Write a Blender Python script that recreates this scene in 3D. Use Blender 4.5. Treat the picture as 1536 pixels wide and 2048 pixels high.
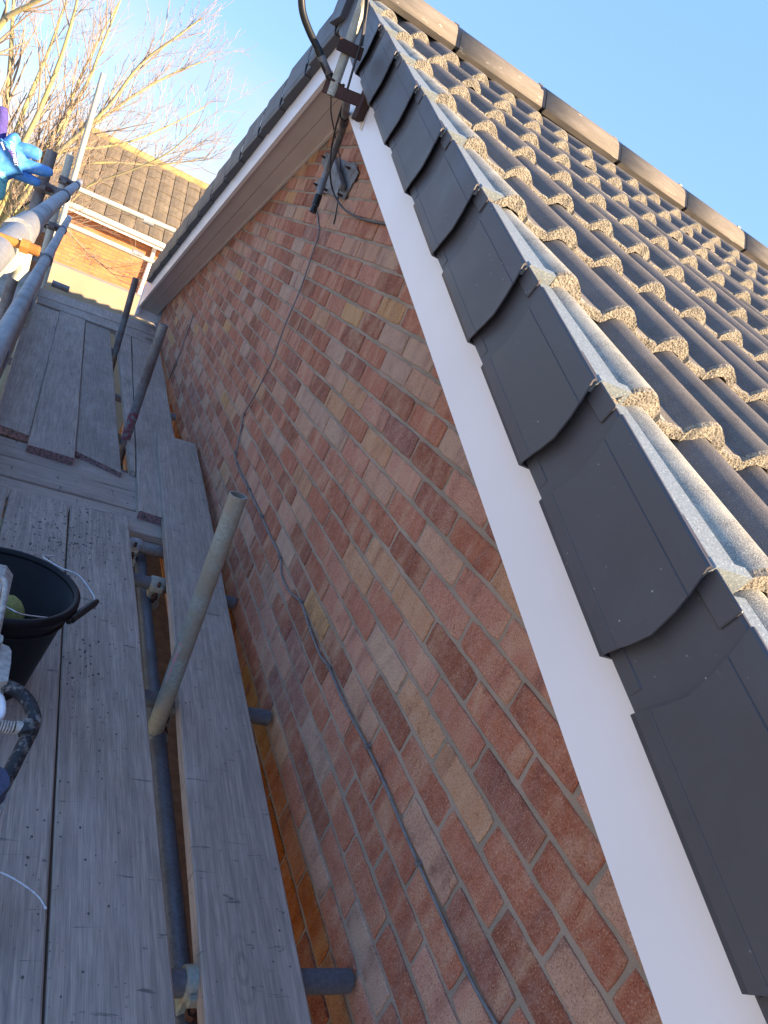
import bpy, bmesh, math, random
import numpy as np
from mathutils import Vector, Matrix
random.seed(7); rng = np.random.default_rng(7)
for o in list(bpy.data.objects): bpy.data.objects.remove(o)
S = bpy.context.scene; COL = S.collection

# ------------------------------------------------------------------ camera
CP = np.array([-0.92675, -1.41133, 0.65463]); FPX = 1475.277
YAW, PIT, ROL = -0.4877029, -0.2526619, 0.4469933
def cam_axes():
    ca, sa, cb, sb, cc, sc = math.cos(YAW), math.sin(YAW), math.cos(PIT), math.sin(PIT), math.cos(ROL), math.sin(ROL)
    fwd = np.array([-sa*cb, ca*cb, sb]); right = np.array([ca, sa, 0.0]); up = np.cross(right, fwd)
    return np.stack([cc*right+sc*up, sc*right-cc*up, fwd])
RC = cam_axes()
cam = bpy.data.cameras.new('camera'); cam_o = bpy.data.objects.new('camera', cam); COL.objects.link(cam_o)
cam.sensor_fit = 'VERTICAL'; cam.sensor_height = 24; cam.lens = 24*FPX/2048; cam.clip_start = .02; cam.clip_end = 2000
M = Matrix.Identity(4)
for i in range(3):
    M[i][0] = RC[0][i]; M[i][1] = -RC[1][i]; M[i][2] = -RC[2][i]; M[i][3] = CP[i]
cam_o.matrix_world = M; S.camera = cam_o
S.render.resolution_x = 768; S.render.resolution_y = 1024

# ------------------------------------------------------------------ sky, sun, exposure
SUN = Vector((1.0, -0.9, 0.50)).normalized()
elev = math.asin(SUN.z); azim = math.atan2(SUN.x, SUN.y)
W = bpy.data.worlds.new('World'); S.world = W; W.use_nodes = True
wt = W.node_tree; wt.nodes.clear()
wo = wt.nodes.new('ShaderNodeOutputWorld'); bg = wt.nodes.new('ShaderNodeBackground')
sky = wt.nodes.new('ShaderNodeTexSky'); sky.sky_type = 'NISHITA'; sky.sun_disc = False
sky.sun_elevation = elev; sky.sun_rotation = azim; sky.air_density = 1.0; sky.dust_density = 0.0; sky.ozone_density = 4.0
bg.inputs[1].default_value = 0.15
tc = wt.nodes.new('ShaderNodeTexCoord'); sep = wt.nodes.new('ShaderNodeSeparateXYZ'); wt.links.new(tc.outputs['Generated'], sep.inputs[0])
cn = wt.nodes.new('ShaderNodeTexNoise'); cn.inputs['Scale'].default_value = 3.2; cn.inputs['Detail'].default_value = 7; cn.inputs['Roughness'].default_value = .55
cmap = wt.nodes.new('ShaderNodeMapping'); cmap.inputs['Scale'].default_value = (1, 1, 3.2); cmap.inputs['Location'].default_value = (3.1, 1.7, .4)
wt.links.new(tc.outputs['Generated'], cmap.inputs[0]); wt.links.new(cmap.outputs[0], cn.inputs['Vector'])
cr = wt.nodes.new('ShaderNodeMapRange'); cr.inputs[1].default_value = .38; cr.inputs[2].default_value = .62; cr.clamp = True
wt.links.new(cn.outputs['Fac'], cr.inputs[0])
ce = wt.nodes.new('ShaderNodeMapRange'); ce.inputs[1].default_value = .20; ce.inputs[2].default_value = .05; ce.clamp = True
wt.links.new(sep.outputs[2], ce.inputs[0])
cm = wt.nodes.new('ShaderNodeMath'); cm.operation = 'MULTIPLY'; wt.links.new(cr.outputs[0], cm.inputs[0]); wt.links.new(ce.outputs[0], cm.inputs[1])
cm2 = wt.nodes.new('ShaderNodeMath'); cm2.operation = 'MULTIPLY'; cm2.inputs[1].default_value = .9; wt.links.new(cm.outputs[0], cm2.inputs[0])
thin = wt.nodes.new('ShaderNodeMix'); thin.data_type = 'RGBA'; thin.inputs['Factor'].default_value = .80; thin.inputs['B'].default_value = (.48, 1.32, 3.35, 1)   # clear dry winter air: evens the dome out
wt.links.new(sky.outputs[0], thin.inputs['A'])
mx = wt.nodes.new('ShaderNodeMix'); mx.data_type = 'RGBA'
wt.links.new(cm2.outputs[0], mx.inputs['Factor']); wt.links.new(thin.outputs['Result'], mx.inputs['A']); mx.inputs['B'].default_value = (1.85, 2.1, 2.5, 1)
wt.links.new(mx.outputs['Result'], bg.inputs[0]); wt.links.new(bg.outputs[0], wo.inputs[0])
sl = bpy.data.lights.new('sun', 'SUN'); sl.energy = 5.0; sl.angle = math.radians(.55); sl.color = (1.0, .86, .68)
so = bpy.data.objects.new('sun', sl); COL.objects.link(so); so.rotation_euler = SUN.to_track_quat('Z', 'Y').to_euler()
V = S.view_settings; V.view_transform = 'Standard'; V.look = 'None'; V.gamma = 1; V.use_curve_mapping = False; V.exposure = 1.68
V.use_white_balance = True; V.white_balance_temperature = 8500; V.white_balance_tint = 14

# ------------------------------------------------------------------ helpers
def on(x, y, ax, val):
    """the point of the place seen at photo pixel (x, y) that lies on the plane axis=val"""
    d = RC.T @ np.array([(x-768)/FPX, (y-1024)/FPX, 1.0]); t = (val-CP[ax])/d[ax]
    return Vector((CP+t*d).tolist())
def pj(P):
    q = (np.atleast_2d(np.array(P, float))-CP) @ RC.T
    return np.stack([768+FPX*q[:, 0]/q[:, 2], 1024+FPX*q[:, 1]/q[:, 2], q[:, 2]], 1)
def link(o, parent=None):
    COL.objects.link(o)
    if parent is not None: o.parent = parent
    return o
def tag(o, label=None, cat=None, group=None, kind=None):
    if label: o['label'] = label
    if cat: o['category'] = cat
    if group: o['group'] = group
    if kind: o['kind'] = kind
    return o
def empty(name, loc=(0, 0, 0), label=None, cat=None, group=None):
    o = bpy.data.objects.new(name, None); o.location = loc; o.empty_display_size = .1; link(o)
    return tag(o, label, cat, group)
def mesh(name, v, f, mats, mi=None, smooth=False):
    me = bpy.data.meshes.new(name); me.from_pydata([tuple(p) for p in v], [], f)
    for m in (mats if isinstance(mats, (list, tuple)) else [mats]): me.materials.append(m)
    if mi is not None:
        for p, i in zip(me.polygons, mi): p.material_index = i
    if smooth: me.polygons.foreach_set('use_smooth', [True]*len(me.polygons))
    me.update(); return me
class MB:
    """collects shapes into one mesh"""
    def __init__(s): s.v = []; s.f = []; s.mi = []; s.sm = []
    def add(s, v, f, mi=0, smooth=False):
        b = len(s.v); s.v += [tuple(p) for p in v]; s.f += [tuple(i+b for i in q) for q in f]; s.mi += [mi]*len(f); s.sm += [smooth]*len(f)
    def box(s, lo, hi, mi=0, bev=0.0, T=None):
        x0, y0, z0 = lo; x1, y1, z1 = hi
        if bev <= 0:
            v = [(x0,y0,z0),(x1,y0,z0),(x1,y1,z0),(x0,y1,z0),(x0,y0,z1),(x1,y0,z1),(x1,y1,z1),(x0,y1,z1)]
            f = [(3,2,1,0),(4,5,6,7),(0,1,5,4),(1,2,6,5),(2,3,7,6),(3,0,4,7)]
        else:
            bm = bmesh.new(); bmesh.ops.create_cube(bm, size=1)
            for q in bm.verts: q.co = Vector(((x0+x1)/2+q.co.x*(x1-x0), (y0+y1)/2+q.co.y*(y1-y0), (z0+z1)/2+q.co.z*(z1-z0)))
            bmesh.ops.bevel(bm, geom=bm.edges[:], offset=bev, segments=1, affect='EDGES'); bm.verts.index_update()
            v = [q.co[:] for q in bm.verts]; f = [tuple(q.index for q in p.verts) for p in bm.faces]; bm.free()
        if T is not None: v = [tuple(T @ Vector(p)) for p in v]
        s.add(v, f, mi)
    def tube(s, pts, r, seg=10, mi=0, cap=True, hollow=0.0, smooth=True):
        P = [Vector(p) for p in pts]; n = len(P)
        R = r if isinstance(r, (list, tuple)) else [r]*n
        tn = [(P[min(i+1, n-1)]-P[max(i-1, 0)]).normalized() for i in range(n)]
        a = Vector((0, 0, 1)) if abs(tn[0].z) < .9 else Vector((1, 0, 0))
        u = tn[0].cross(a).normalized(); vv = []
        for i in range(n):
            u = (u-tn[i]*u.dot(tn[i])).normalized(); w = tn[i].cross(u)
            for k in range(seg):
                t = 2*math.pi*k/seg; vv.append(P[i]+(u*math.cos(t)+w*math.sin(t))*R[i])
        f = [(i*seg+k, i*seg+(k+1) % seg, (i+1)*seg+(k+1) % seg, (i+1)*seg+k) for i in range(n-1) for k in range(seg)]
        s.add(vv, f, mi, smooth)
        if cap and not hollow: s.add(vv[:seg], [tuple(range(seg))[::-1]], mi); s.add(vv[-seg:], [tuple(range(seg))], mi)
        if hollow:
            for e, sg in ((0, 1), (n-1, -1)):
                o = vv[e*seg:(e+1)*seg]; i_ = [P[e]+(q-P[e])*((R[e]-hollow)/R[e]) for q in o]; dd = [q+tn[e]*(.12*sg) for q in i_]
                s.add(o+i_+dd, [(k, (k+1) % seg, seg+(k+1) % seg, seg+k) for k in range(seg)]+[(seg+k, seg+(k+1) % seg, 2*seg+(k+1) % seg, 2*seg+k) for k in range(seg)]+[tuple(range(2*seg, 3*seg))], mi)
    def lathe(s, prof, seg=32, c=(0, 0, 0), mi=0, smooth=True, a0=0, a1=2*math.pi):
        full = abs(a1-a0-2*math.pi) < 1e-6; m = seg if full else seg+1; v = []
        for r, z in prof:
            for k in range(m):
                t = a0+(a1-a0)*k/seg; v.append((c[0]+r*math.cos(t), c[1]+r*math.sin(t), c[2]+z))
        f = []
        for i in range(len(prof)-1):
            for k in range(seg):
                k2 = (k+1) % m; f.append((i*m+k, i*m+k2, (i+1)*m+k2, (i+1)*m+k))
        s.add(v, f, mi, smooth)
    def data(s, name, mats):
        me = mesh(name, s.v, s.f, mats, s.mi); me.polygons.foreach_set('use_smooth', s.sm); return me
    def build(s, name, mats, parent=None, loc=None):
        o = bpy.data.objects.new(name, s.data(name, mats)); link(o, parent)
        if loc is not None: o.location = loc
        return o
def obj(name, me, parent=None, mw=None):
    o = bpy.data.objects.new(name, me); link(o, parent)
    if mw is not None: o.matrix_basis = mw
    return o
def catmull(pts, n=6):
    P = [Vector(p) for p in pts]; P = [P[0]*2-P[1]]+P+[P[-1]*2-P[-2]]; out = []
    for i in range(1, len(P)-2):
        for k in range(n):
            t = k/n; a, b, c, d = P[i-1:i+3]
            out.append(.5*((2*b)+(c-a)*t+(2*a-5*b+4*c-d)*t*t+(3*b-a-3*c+d)*t**3))
    out.append(P[-2]); return out

# ------------------------------------------------------------------ materials
class NT:
    def __init__(s, name, rough=.7, metal=0.0, spec=.4):
        s.m = bpy.data.materials.new(name); s.m.use_nodes = True; s.t = s.m.node_tree; s.b = s.t.nodes['Principled BSDF']
        s.b.inputs['Roughness'].default_value = rough; s.b.inputs['Metallic'].default_value = metal; s.b.inputs['Specular IOR Level'].default_value = spec
        s._pos = s._obj = None
    def n(s, ty, **k):
        q = s.t.nodes.new('ShaderNode'+ty)
        for a, b in k.items(): setattr(q, a, b)
        return q
    def l(s, a, b): s.t.links.new(a, b)
    def pos(s):
        if not s._pos: s._pos = s.n('NewGeometry').outputs['Position']
        return s._pos
    def objc(s):
        if not s._obj: s._obj = s.n('TexCoord').outputs['Object']
        return s._obj
    def orand(s): return s.n('ObjectInfo').outputs['Random']
    def island(s): return s.n('NewGeometry').outputs['Random Per Island']
    def math(s, op, a, b=None, c=None):
        q = s.n('Math', operation=op)
        for i, x in enumerate((a, b, c)):
            if x is None: continue
            if isinstance(x, (int, float)): q.inputs[i].default_value = x
            else: s.l(x, q.inputs[i])
        return q.outputs[0]
    def vmap(s, src, scale=(1, 1, 1), loc=None, rot=(0, 0, 0)):
        q = s.n('Mapping'); s.l(src, q.inputs[0]); q.inputs['Scale'].default_value = scale; q.inputs['Rotation'].default_value = rot
        if loc is not None:
            if isinstance(loc, tuple): q.inputs['Location'].default_value = loc
            else: s.l(loc, q.inputs['Location'])
        return q.outputs[0]
    def noise(s, vec, scale, detail=3, rough=.5, dist=0.0):
        q = s.n('TexNoise'); s.l(vec, q.inputs['Vector']); q.inputs['Scale'].default_value = scale; q.inputs['Detail'].default_value = detail
        q.inputs['Roughness'].default_value = rough; q.inputs['Distortion'].default_value = dist; return q.outputs['Fac']
    def vor(s, vec, scale, feature='F1', out='Distance', rnd=1.0):
        q = s.n('TexVoronoi', feature=feature); s.l(vec, q.inputs['Vector']); q.inputs['Scale'].default_value = scale; q.inputs['Randomness'].default_value = rnd; return q.outputs[out]
    def rng(s, v, a, b, c=0.0, d=1.0):
        q = s.n('MapRange'); q.clamp = True; s.l(v, q.inputs[0])
        for i, x in enumerate((a, b, c, d)): q.inputs[i+1].default_value = x
        return q.outputs[0]
    def ramp(s, v, stops, const=False):
        q = s.n('ValToRGB'); cr = q.color_ramp
        if const: cr.interpolation = 'CONSTANT'
        while len(cr.elements) > 1: cr.elements.remove(cr.elements[-1])
        for i, (p, c) in enumerate(stops):
            e = cr.elements[0] if i == 0 else cr.elements.new(p); e.position = p; e.color = (*c, 1)
        s.l(v, q.inputs[0]); return q.outputs[0]
    def mix(s, f, a, b, mode='MIX'):
        q = s.n('Mix', data_type='RGBA', blend_type=mode)
        for nm, x in (('Factor', f), ('A', a), ('B', b)):
            if isinstance(x, (int, float)): q.inputs[nm].default_value = x
            elif isinstance(x, tuple): q.inputs[nm].default_value = (*x, 1)
            else: s.l(x, q.inputs[nm])
        return q.outputs['Result']
    def col(s, c):
        if isinstance(c, tuple): s.b.inputs['Base Color'].default_value = (*c, 1)
        else: s.l(c, s.b.inputs['Base Color'])
        return s
    def rough(s, r): s.l(r, s.b.inputs['Roughness']); return s
    def bump(s, h, strength=.3, dist=.002, prev=None):
        q = s.n('Bump'); s.l(h, q.inputs['Height']); q.inputs['Strength'].default_value = strength; q.inputs['Distance'].default_value = dist
        if s.b.inputs['Normal'].is_linked: s.l(s.b.inputs['Normal'].links[0].from_socket, q.inputs['Normal'])
        s.l(q.outputs[0], s.b.inputs['Normal']); return s
MAT = {}
def simple(name, c, rough=.6, metal=0, var=.25, scale=30, spec=.4, bump=0.0):
    k = NT(name, rough, metal, spec); f = k.noise(k.pos(), scale, 5, .6)
    k.col(k.mix(k.rng(f, .3, .7), tuple(x*(1-var) for x in c), tuple(min(1, x*(1+var)) for x in c)))
    if bump: k.bump(f, bump, .002)
    MAT[name] = k.m; return k.m

k = NT('brick', .9, spec=.2)
r0 = k.math('FRACT', k.math('ADD', k.orand(), k.island()))
off = k.n('CombineXYZ'); k.l(k.math('MULTIPLY', r0, 37.0), off.inputs[0]); k.l(k.math('MULTIPLY', r0, 91.0), off.inputs[1]); k.l(k.math('MULTIPLY', r0, 53.0), off.inputs[2])
base = k.ramp(r0, [(0, (.245, .09, .06)), (.09, (.40, .155, .105)), (.2, (.335, .12, .08)), (.31, (.46, .215, .16)), (.42, (.40, .175, .125)), (.5, (.48, .25, .19)), (.57, (.26, .105, .08)), (.63, (.46, .275, .20)), (.71, (.48, .27, .17)), (.77, (.41, .17, .12)), (.85, (.43, .29, .225)), (.915, (.50, .29, .15)), (.94, (.38, .15, .10)), (.97, (.27, .13, .11))], True)
base = k.mix(.22, base, (.40, .18, .13))
wob = k.vmap(k.pos(), (2.5, 8, 2.6), off.outputs[0])
band = k.noise(wob, 1.9, 4, .55, .4)
c = k.mix(k.rng(band, .50, .70), base, k.mix(.5, base, (.56, .37, .255)))
c = k.mix(k.rng(band, .46, .28), c, k.mix(.6, c, (.15, .06, .05)))
gr = k.noise(k.pos(), 300, 4, .7); mid = k.noise(k.pos(), 34, 5, .65)
c = k.mix(k.rng(gr, .53, .64, 0, .62), c, (.085, .04, .035)); c = k.mix(k.rng(gr, .45, .34, 0, .5), c, (.62, .45, .35))
c = k.mix(k.rng(mid, .45, .7, .0, .45), c, k.mix(.5, c, (.50, .34, .29)))
c = k.mix(k.rng(mid, .40, .30, 0, .4), c, (.14, .06, .045))
hs = k.n('HueSaturation'); hs.inputs['Saturation'].default_value = 1.14; hs.inputs['Value'].default_value = 1.18; hs.inputs['Hue'].default_value = .4985; k.l(c, hs.inputs['Color']); k.col(hs.outputs[0]); h = k.math('ADD', k.math('MULTIPLY', gr, .35), mid); k.bump(h, .55, .004); MAT['brick'] = k.m

MAT['brick_warm_bounce'] = k.m.copy(); MAT['brick_warm_bounce'].name = 'brick_warm_bounce'  # same brick, with the warm bounce glow painted into its colour
for nd in MAT['brick_warm_bounce'].node_tree.nodes:
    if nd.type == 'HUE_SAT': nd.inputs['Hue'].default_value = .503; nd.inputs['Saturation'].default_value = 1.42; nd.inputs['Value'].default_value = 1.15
k = NT('mortar', .95, spec=.1); f = k.noise(k.pos(), 220, 5, .7); g = k.noise(k.pos(), 6, 3)
c = k.mix(k.rng(f, .3, .7), (.265, .195, .145), (.41, .31, .235)); c = k.mix(k.rng(g, .4, .65, 0, .6), c, (.52, .36, .275)); k.col(c); k.bump(f, .7, .003); MAT['mortar'] = k.m

k = NT('board', .85, spec=.25); oc = k.vmap(k.objc(), (1, 1, 1)); rn = k.orand()
lo = k.n('CombineXYZ'); k.l(k.math('MULTIPLY', rn, 19.), lo.inputs[0]); k.l(k.math('MULTIPLY', rn, 47.), lo.inputs[1]); k.l(k.math('MULTIPLY', rn, 7.), lo.inputs[2])
gv = k.vmap(k.objc(), (70, 2.2, 70), lo.outputs[0]); grain = k.noise(gv, 1.6, 4, .65, .35)
kn = k.vor(k.vmap(k.objc(), (5.0, 2.0, 1), lo.outputs[0]), 1.0); ring = k.math('SINE', k.math('MULTIPLY', kn, 95.))
bl = k.noise(k.vmap(k.objc(), (6, 2.4, 6), lo.outputs[0]), 1.3, 4, .6); fine = k.noise(k.vmap(k.objc(), (500, 14, 500), lo.outputs[0]), 1., 3)
c = k.ramp(rn, [(0, (.49, .37, .31)), (.3, (.54, .41, .345)), (.55, (.40, .31, .265)), (.8, (.50, .375, .315))])
c = k.mix(k.rng(grain, .38, .64), k.mix(.45, c, (.13, .115, .11)), c); c = k.mix(k.math('MULTIPLY', k.rng(ring, .2, .9), k.rng(kn, .24, .04, 0, .38)), c, (.11, .10, .105))
c = k.mix(k.rng(kn, .045, .02, 0, .8), c, (.09, .075, .07)); c = k.mix(k.rng(bl, .5, .75, 0, .45), c, (.60, .50, .45)); c = k.mix(k.rng(bl, .42, .25, 0, .5), c, (.19, .155, .14))
sp = k.vor(k.vmap(k.objc(), (1, 1, 1), lo.outputs[0]), 34); c = k.mix(k.math('MULTIPLY', k.rng(sp, .12, .06), k.rng(bl, .35, .6)), c, (.06, .055, .055))
sc = k.noise(k.vmap(k.objc(), (9, 60, 9), lo.outputs[0], (0, 0, .6)), 1.0, 3, .6, .8); c = k.mix(k.rng(sc, .655, .70, 0, .7), c, (.075, .07, .075))
c = k.mix(k.rng(fine, .40, .58, .28, 0), c, (.10, .085, .08)); k.col(c); k.bump(grain, .45, .002); k.bump(fine, .25, .001); MAT['board'] = k.m

k = NT('pink_end', .8); f = k.noise(k.pos(), 90, 4); k.col(k.mix(k.rng(f, .4, .6), (.13, .10, .095), (.36, .19, .20))); MAT['pink_end'] = k.m

def tube_mat(name, c, rust=.35, rcol=(.16, .09, .06), rough=.55, metal=.35):
    k = NT(name, rough, metal); f = k.noise(k.vmap(k.pos(), (1, 1, 1)), 9, 5, .65); g = k.noise(k.pos(), 120, 3, .6)
    cc = k.mix(k.rng(g, .35, .65), tuple(x*.72 for x in c), c); cc = k.mix(k.rng(f, 1-rust-.15, 1-rust+.05, 0, .8), cc, rcol); k.col(cc)
    k.rough(k.rng(f, .3, .7, rough-.12, rough+.2)); k.bump(g, .15, .001); MAT[name] = k.m
tube_mat('galv', (.42, .45, .48), .36); tube_mat('galv_dark', (.24, .25, .265), .42, (.15, .10, .09)); tube_mat('galv_green', (.33, .36, .33), .47, (.30, .24, .18), .65, .15)
tube_mat('galv_blue', (.33, .35, .37), .33, (.24, .2, .17)); tube_mat('galv_pale', (.60, .60, .52), .3, (.36, .31, .23), .6, .15); tube_mat('steel_clean', (.55, .60, .60), .2, (.40, .42, .42), .5, .3)
tube_mat('galv_navy', (.14, .155, .185), .34, (.11, .085, .075), .5, .3)
tube_mat('rust', (.11, .045, .035), .5, (.05, .028, .026), .9, 0.0); tube_mat('rust_orange', (.55, .23, .06), .45, (.38, .15, .05), .9, 0.0); tube_mat('mast', (.50, .47, .40), .4, (.33, .29, .22), .5, .3)
simple('upvc', (.83, .815, .85), .3, var=.025, scale=3, spec=.5)
k = NT('barge', .32, spec=.5); f = k.noise(k.pos(), 2.2, 4, .6); d = k.vor(k.vmap(k.pos(), (1, 1, 1)), 26)
c = k.mix(k.rng(f, .35, .7), (.90, .80, .78), (.85, .75, .72)); scn = k.noise(k.vmap(k.pos(), (40, 11, 40), (0, 0, 0), (.6, 0, 0)), 1.0, 4, .65, .6)
c = k.mix(k.math('MULTIPLY', k.rng(scn, .70, .74), k.rng(f, .45, .6, 0, .35)), c, (.4, .37, .37)); k.col(c); k.bump(f, .04, .01); MAT['barge'] = k.m
simple('soffit', (.66, .54, .49), .5, var=.05, scale=4); simple('soffit_dark', (.10, .08, .075), .7)
k = NT('verge_plastic', .48, spec=.4); f = k.noise(k.pos(), 7, 5, .65); g = k.noise(k.vmap(k.pos(), (30, 14, 34), (0, 0, 0), (.9, 0, 0)), 1.2, 4, .7, .5); d = k.vor(k.pos(), 70)
c = k.mix(k.rng(f, .35, .7), (.066, .060, .066), (.086, .078, .083)); c = k.mix(k.rng(g, .66, .78, 0, .22), c, (.30, .30, .32)); c = k.mix(k.math('MULTIPLY', k.rng(d, .10, .05), k.rng(f, .52, .62)), c, (.45, .43, .40))
k.col(c); k.rough(k.rng(f, .3, .7, .40, .58)); k.bump(k.noise(k.pos(), 260, 2), .06, .001); MAT['verge_plastic'] = k.m
simple('black_plastic', (.012, .013, .016), .4, var=.3, scale=12)
k = NT('galv_trim', .5, .25); f = k.noise(k.pos(), 320, 3, .6); g = k.vor(k.pos(), 150); c = k.mix(k.rng(f, .4, .62), (.20, .24, .25), (.31, .345, .345)); c = k.mix(k.rng(g, .24, .12, 0, .7), c, (.52, .55, .53)); k.col(c); MAT['galv_trim'] = k.m
k = NT('tile_top', .88, spec=.2); f = k.noise(k.pos(), 11, 5, .65); g = k.noise(k.pos(), 520, 3, .7); rn = k.orand(); is_ = k.island()
c = k.mix(k.rng(f, .35, .7), (.105, .096, .09), (.165, .15, .138)); c = k.mix(k.rng(k.math('FRACT', k.math('ADD', rn, is_)), 0, 1, 0, .35), c, (.16, .15, .15))
c = k.mix(k.rng(g, .57, .70, 0, .75), c, (.44, .39, .32)); k.col(c); k.bump(g, .5, .0015); MAT['tile_top'] = k.m
k = NT('tile_frost', .85, spec=.2); f = k.noise(k.pos(), 16, 5, .7); g = k.noise(k.pos(), 480, 3, .7)
c = k.mix(k.rng(f, .35, .65), (.16, .16, .155), (.34, .34, .30)); c = k.mix(k.rng(g, .48, .68, 0, .8), c, (.60, .57, .46)); k.col(c); k.bump(g, .5, .0015); MAT['tile_frost'] = k.m
k = NT('tile_raw', .95, spec=.1); g = k.noise(k.pos(), 230, 4, .75); v = k.vor(k.pos(), 210); f = k.noise(k.pos(), 30, 3)
c = k.mix(k.rng(g, .35, .65), (.19, .168, .135), (.46, .415, .34)); c = k.mix(k.rng(v, .33, .2, 0, .9), c, (.06, .05, .04)); c = k.mix(k.rng(f, .5, .7, 0, .4), c, (.42, .385, .32)); k.col(c); k.bump(g, 1, .005); k.bump(v, .7, .004); MAT['tile_raw'] = k.m
k = NT('ridge', .85, spec=.2); f = k.noise(k.vmap(k.pos(), (3, 14, 14)), 2.2, 5, .65); g = k.noise(k.pos(), 380, 3, .7); c = k.mix(k.rng(f, .35, .7), (.135, .118, .10), (.195, .17, .145)); st = k.noise(k.vmap(k.pos(), (14, 80, 80)), 1, 4, .6)
c = k.mix(k.rng(st, .66, .72, 0, .8), c, (.62, .56, .46)); c = k.mix(k.rng(g, .6, .7, 0, .4), c, (.4, .35, .28)); k.col(c); k.bump(g, .4, .0015); MAT['ridge'] = k.m
simple('cable', (.03, .03, .033), .45, var=.3, scale=60); simple('cable_grey', (.17, .165, .165), .5, var=.25, scale=60); simple('tape', (.012, .012, .013), .35)
simple('bucket', (.0045, .005, .008), .5, var=.5, scale=14, spec=.25); simple('sponge', (.42, .37, .13), .9, bump=.6, scale=120); simple('wire', (.62, .64, .66), .3, .8)
simple('alu', (.42, .38, .35), .7, .25, var=.35, scale=70, bump=.4); simple('saw_blue', (.05, .06, .11), .6, var=.4, scale=80)
k = NT('dusty_black', .6); f = k.noise(k.pos(), 55, 5, .7); c = k.mix(k.rng(f, .5, .66), (.016, .017, .022), (.24, .22, .21)); k.col(c); MAT['dusty_black'] = k.m
k = NT('glove_blue', .6); f = k.noise(k.pos(), 30, 5, .65); g = k.noise(k.pos(), 300, 3); c = k.mix(k.rng(f, .35, .7), (.02, .18, .52), (.07, .34, .70)); c = k.mix(k.rng(k.noise(k.pos(), 75, 4), .56, .72, 0, .45), c, (.30, .48, .62)); k.col(c); k.bump(g, .3, .002); MAT['glove_blue'] = k.m
simple('glove_purple', (.085, .065, .27), .9, var=.25, scale=140, bump=.3); simple('glove_knit', (.16, .55, .56), .9, var=.3, scale=200); simple('print_white', (.85, .85, .85), .6, var=.05); simple('print_orange', (.85, .32, .05), .6, var=.05)
k = NT('bark', .9); f = k.noise(k.pos(), 5, 4); g = k.noise(k.pos(), 40, 4); c = k.mix(k.rng(f, .4, .62), (.40, .33, .20), (.47, .42, .18)); c = k.mix(k.rng(g, .5, .7, 0, .5), c, (.20, .14, .09)); k.col(c); MAT['bark'] = k.m
simple('twig', (.38, .28, .20), .9, var=.35, scale=4)
k = NT('far_brick', .9); br = k.n('TexBrick'); k.l(k.vmap(k.objc(), (1, 1, 1), None, (math.pi/2, 0, 0)), br.inputs['Vector']); br.inputs['Scale'].default_value = 1; br.inputs['Brick Width'].default_value = .225; br.inputs['Row Height'].default_value = .075; br.inputs['Mortar Size'].default_value = .011
br.inputs['Color1'].default_value = (.62, .22, .085, 1); br.inputs['Color2'].default_value = (.50, .15, .055, 1); br.inputs['Mortar'].default_value = (.26, .13, .08, 1)
f = k.noise(k.pos(), 2.5, 4); k.col(k.mix(k.rng(f, .35, .7, 0, .3), br.outputs['Color'], (.66, .32, .16))); k.bump(br.outputs['Fac'], -.4, .01); MAT['far_brick'] = k.m
k = NT('far_tile', .9); f = k.noise(k.pos(), 6, 5, .7); rn = k.orand(); c = k.mix(k.rng(f, .35, .7), (.15, .115, .08), (.24, .19, .13)); c = k.mix(k.rng(rn, 0, 1, 0, .4), c, (.12, .095, .07)); k.col(c); k.bump(f, .5, .01); MAT['far_tile'] = k.m
simple('far_ridge', (.42, .29, .13), .9, var=.35, scale=5); simple('far_white', (.82, .80, .74), .6, var=.06, scale=3); simple('render_beige', (.40, .32, .22), .9, var=.10, scale=3, bump=.3)
simple('old_timber', (.30, .19, .11), .85, var=.3, scale=22); simple('dark_glass', (.03, .035, .04), .1)
k = NT('ground', .95); f = k.noise(k.pos(), .35, 5, .6); g = k.noise(k.pos(), 30, 4); c = k.mix(k.rng(f, .42, .58), (.52, .48, .42), (.20, .22, .10)); c = k.mix(k.rng(g, .4, .7, 0, .4), c, (.44, .40, .34)); k.col(c); k.bump(g, .4, .02); MAT['ground'] = k.m
simple('dirt', (.10, .09, .085), .95, var=.4, scale=60); simple('chalk', (.72, .72, .74), .95, var=.1, scale=90)

# ------------------------------------------------------------------ ground
GZ = -2.72
g = MB(); nn = 24
for i in range(nn):
    for j in range(nn):
        pass
xs = np.concatenate([np.linspace(-900, -40, 5), np.linspace(-20, 40, 13), np.linspace(80, 900, 5)])
v = [(x, y, GZ-(0.0 if abs(x) < 30 and abs(y) < 50 else .02)) for y in xs for x in xs]; L = len(xs)
g.add(v, [(j*L+i, j*L+i+1, (j+1)*L+i+1, (j+1)*L+i) for j in range(L-1) for i in range(L-1)])
tag(g.build('ground', MAT['ground']), kind='structure')

# ------------------------------------------------------------------ the house: wall, barge boards, soffit, roof
YR, Y0, Y1 = 2.12, -2.2, 6.50; TH = math.atan(.4045); CT, ST = math.cos(TH), math.sin(TH)
HX = 6.3; OB = .205; XC = -.245; CAPZ = .9025; GA = .355
house = empty('brick_house', (0, YR, GZ), 'brick gable-ended house with dark pantiled roof filling the right half', 'house')
IH = Matrix.Translation((0, -YR, -GZ))
def hpart(o): o.matrix_basis = IH; return o
def capz(y): return CAPZ+.4045*((y if y < YR else 2*YR-y))
def sofz(y): return .585+.4045*((y if y < YR else 2*YR-y))      # underside of soffit
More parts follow.
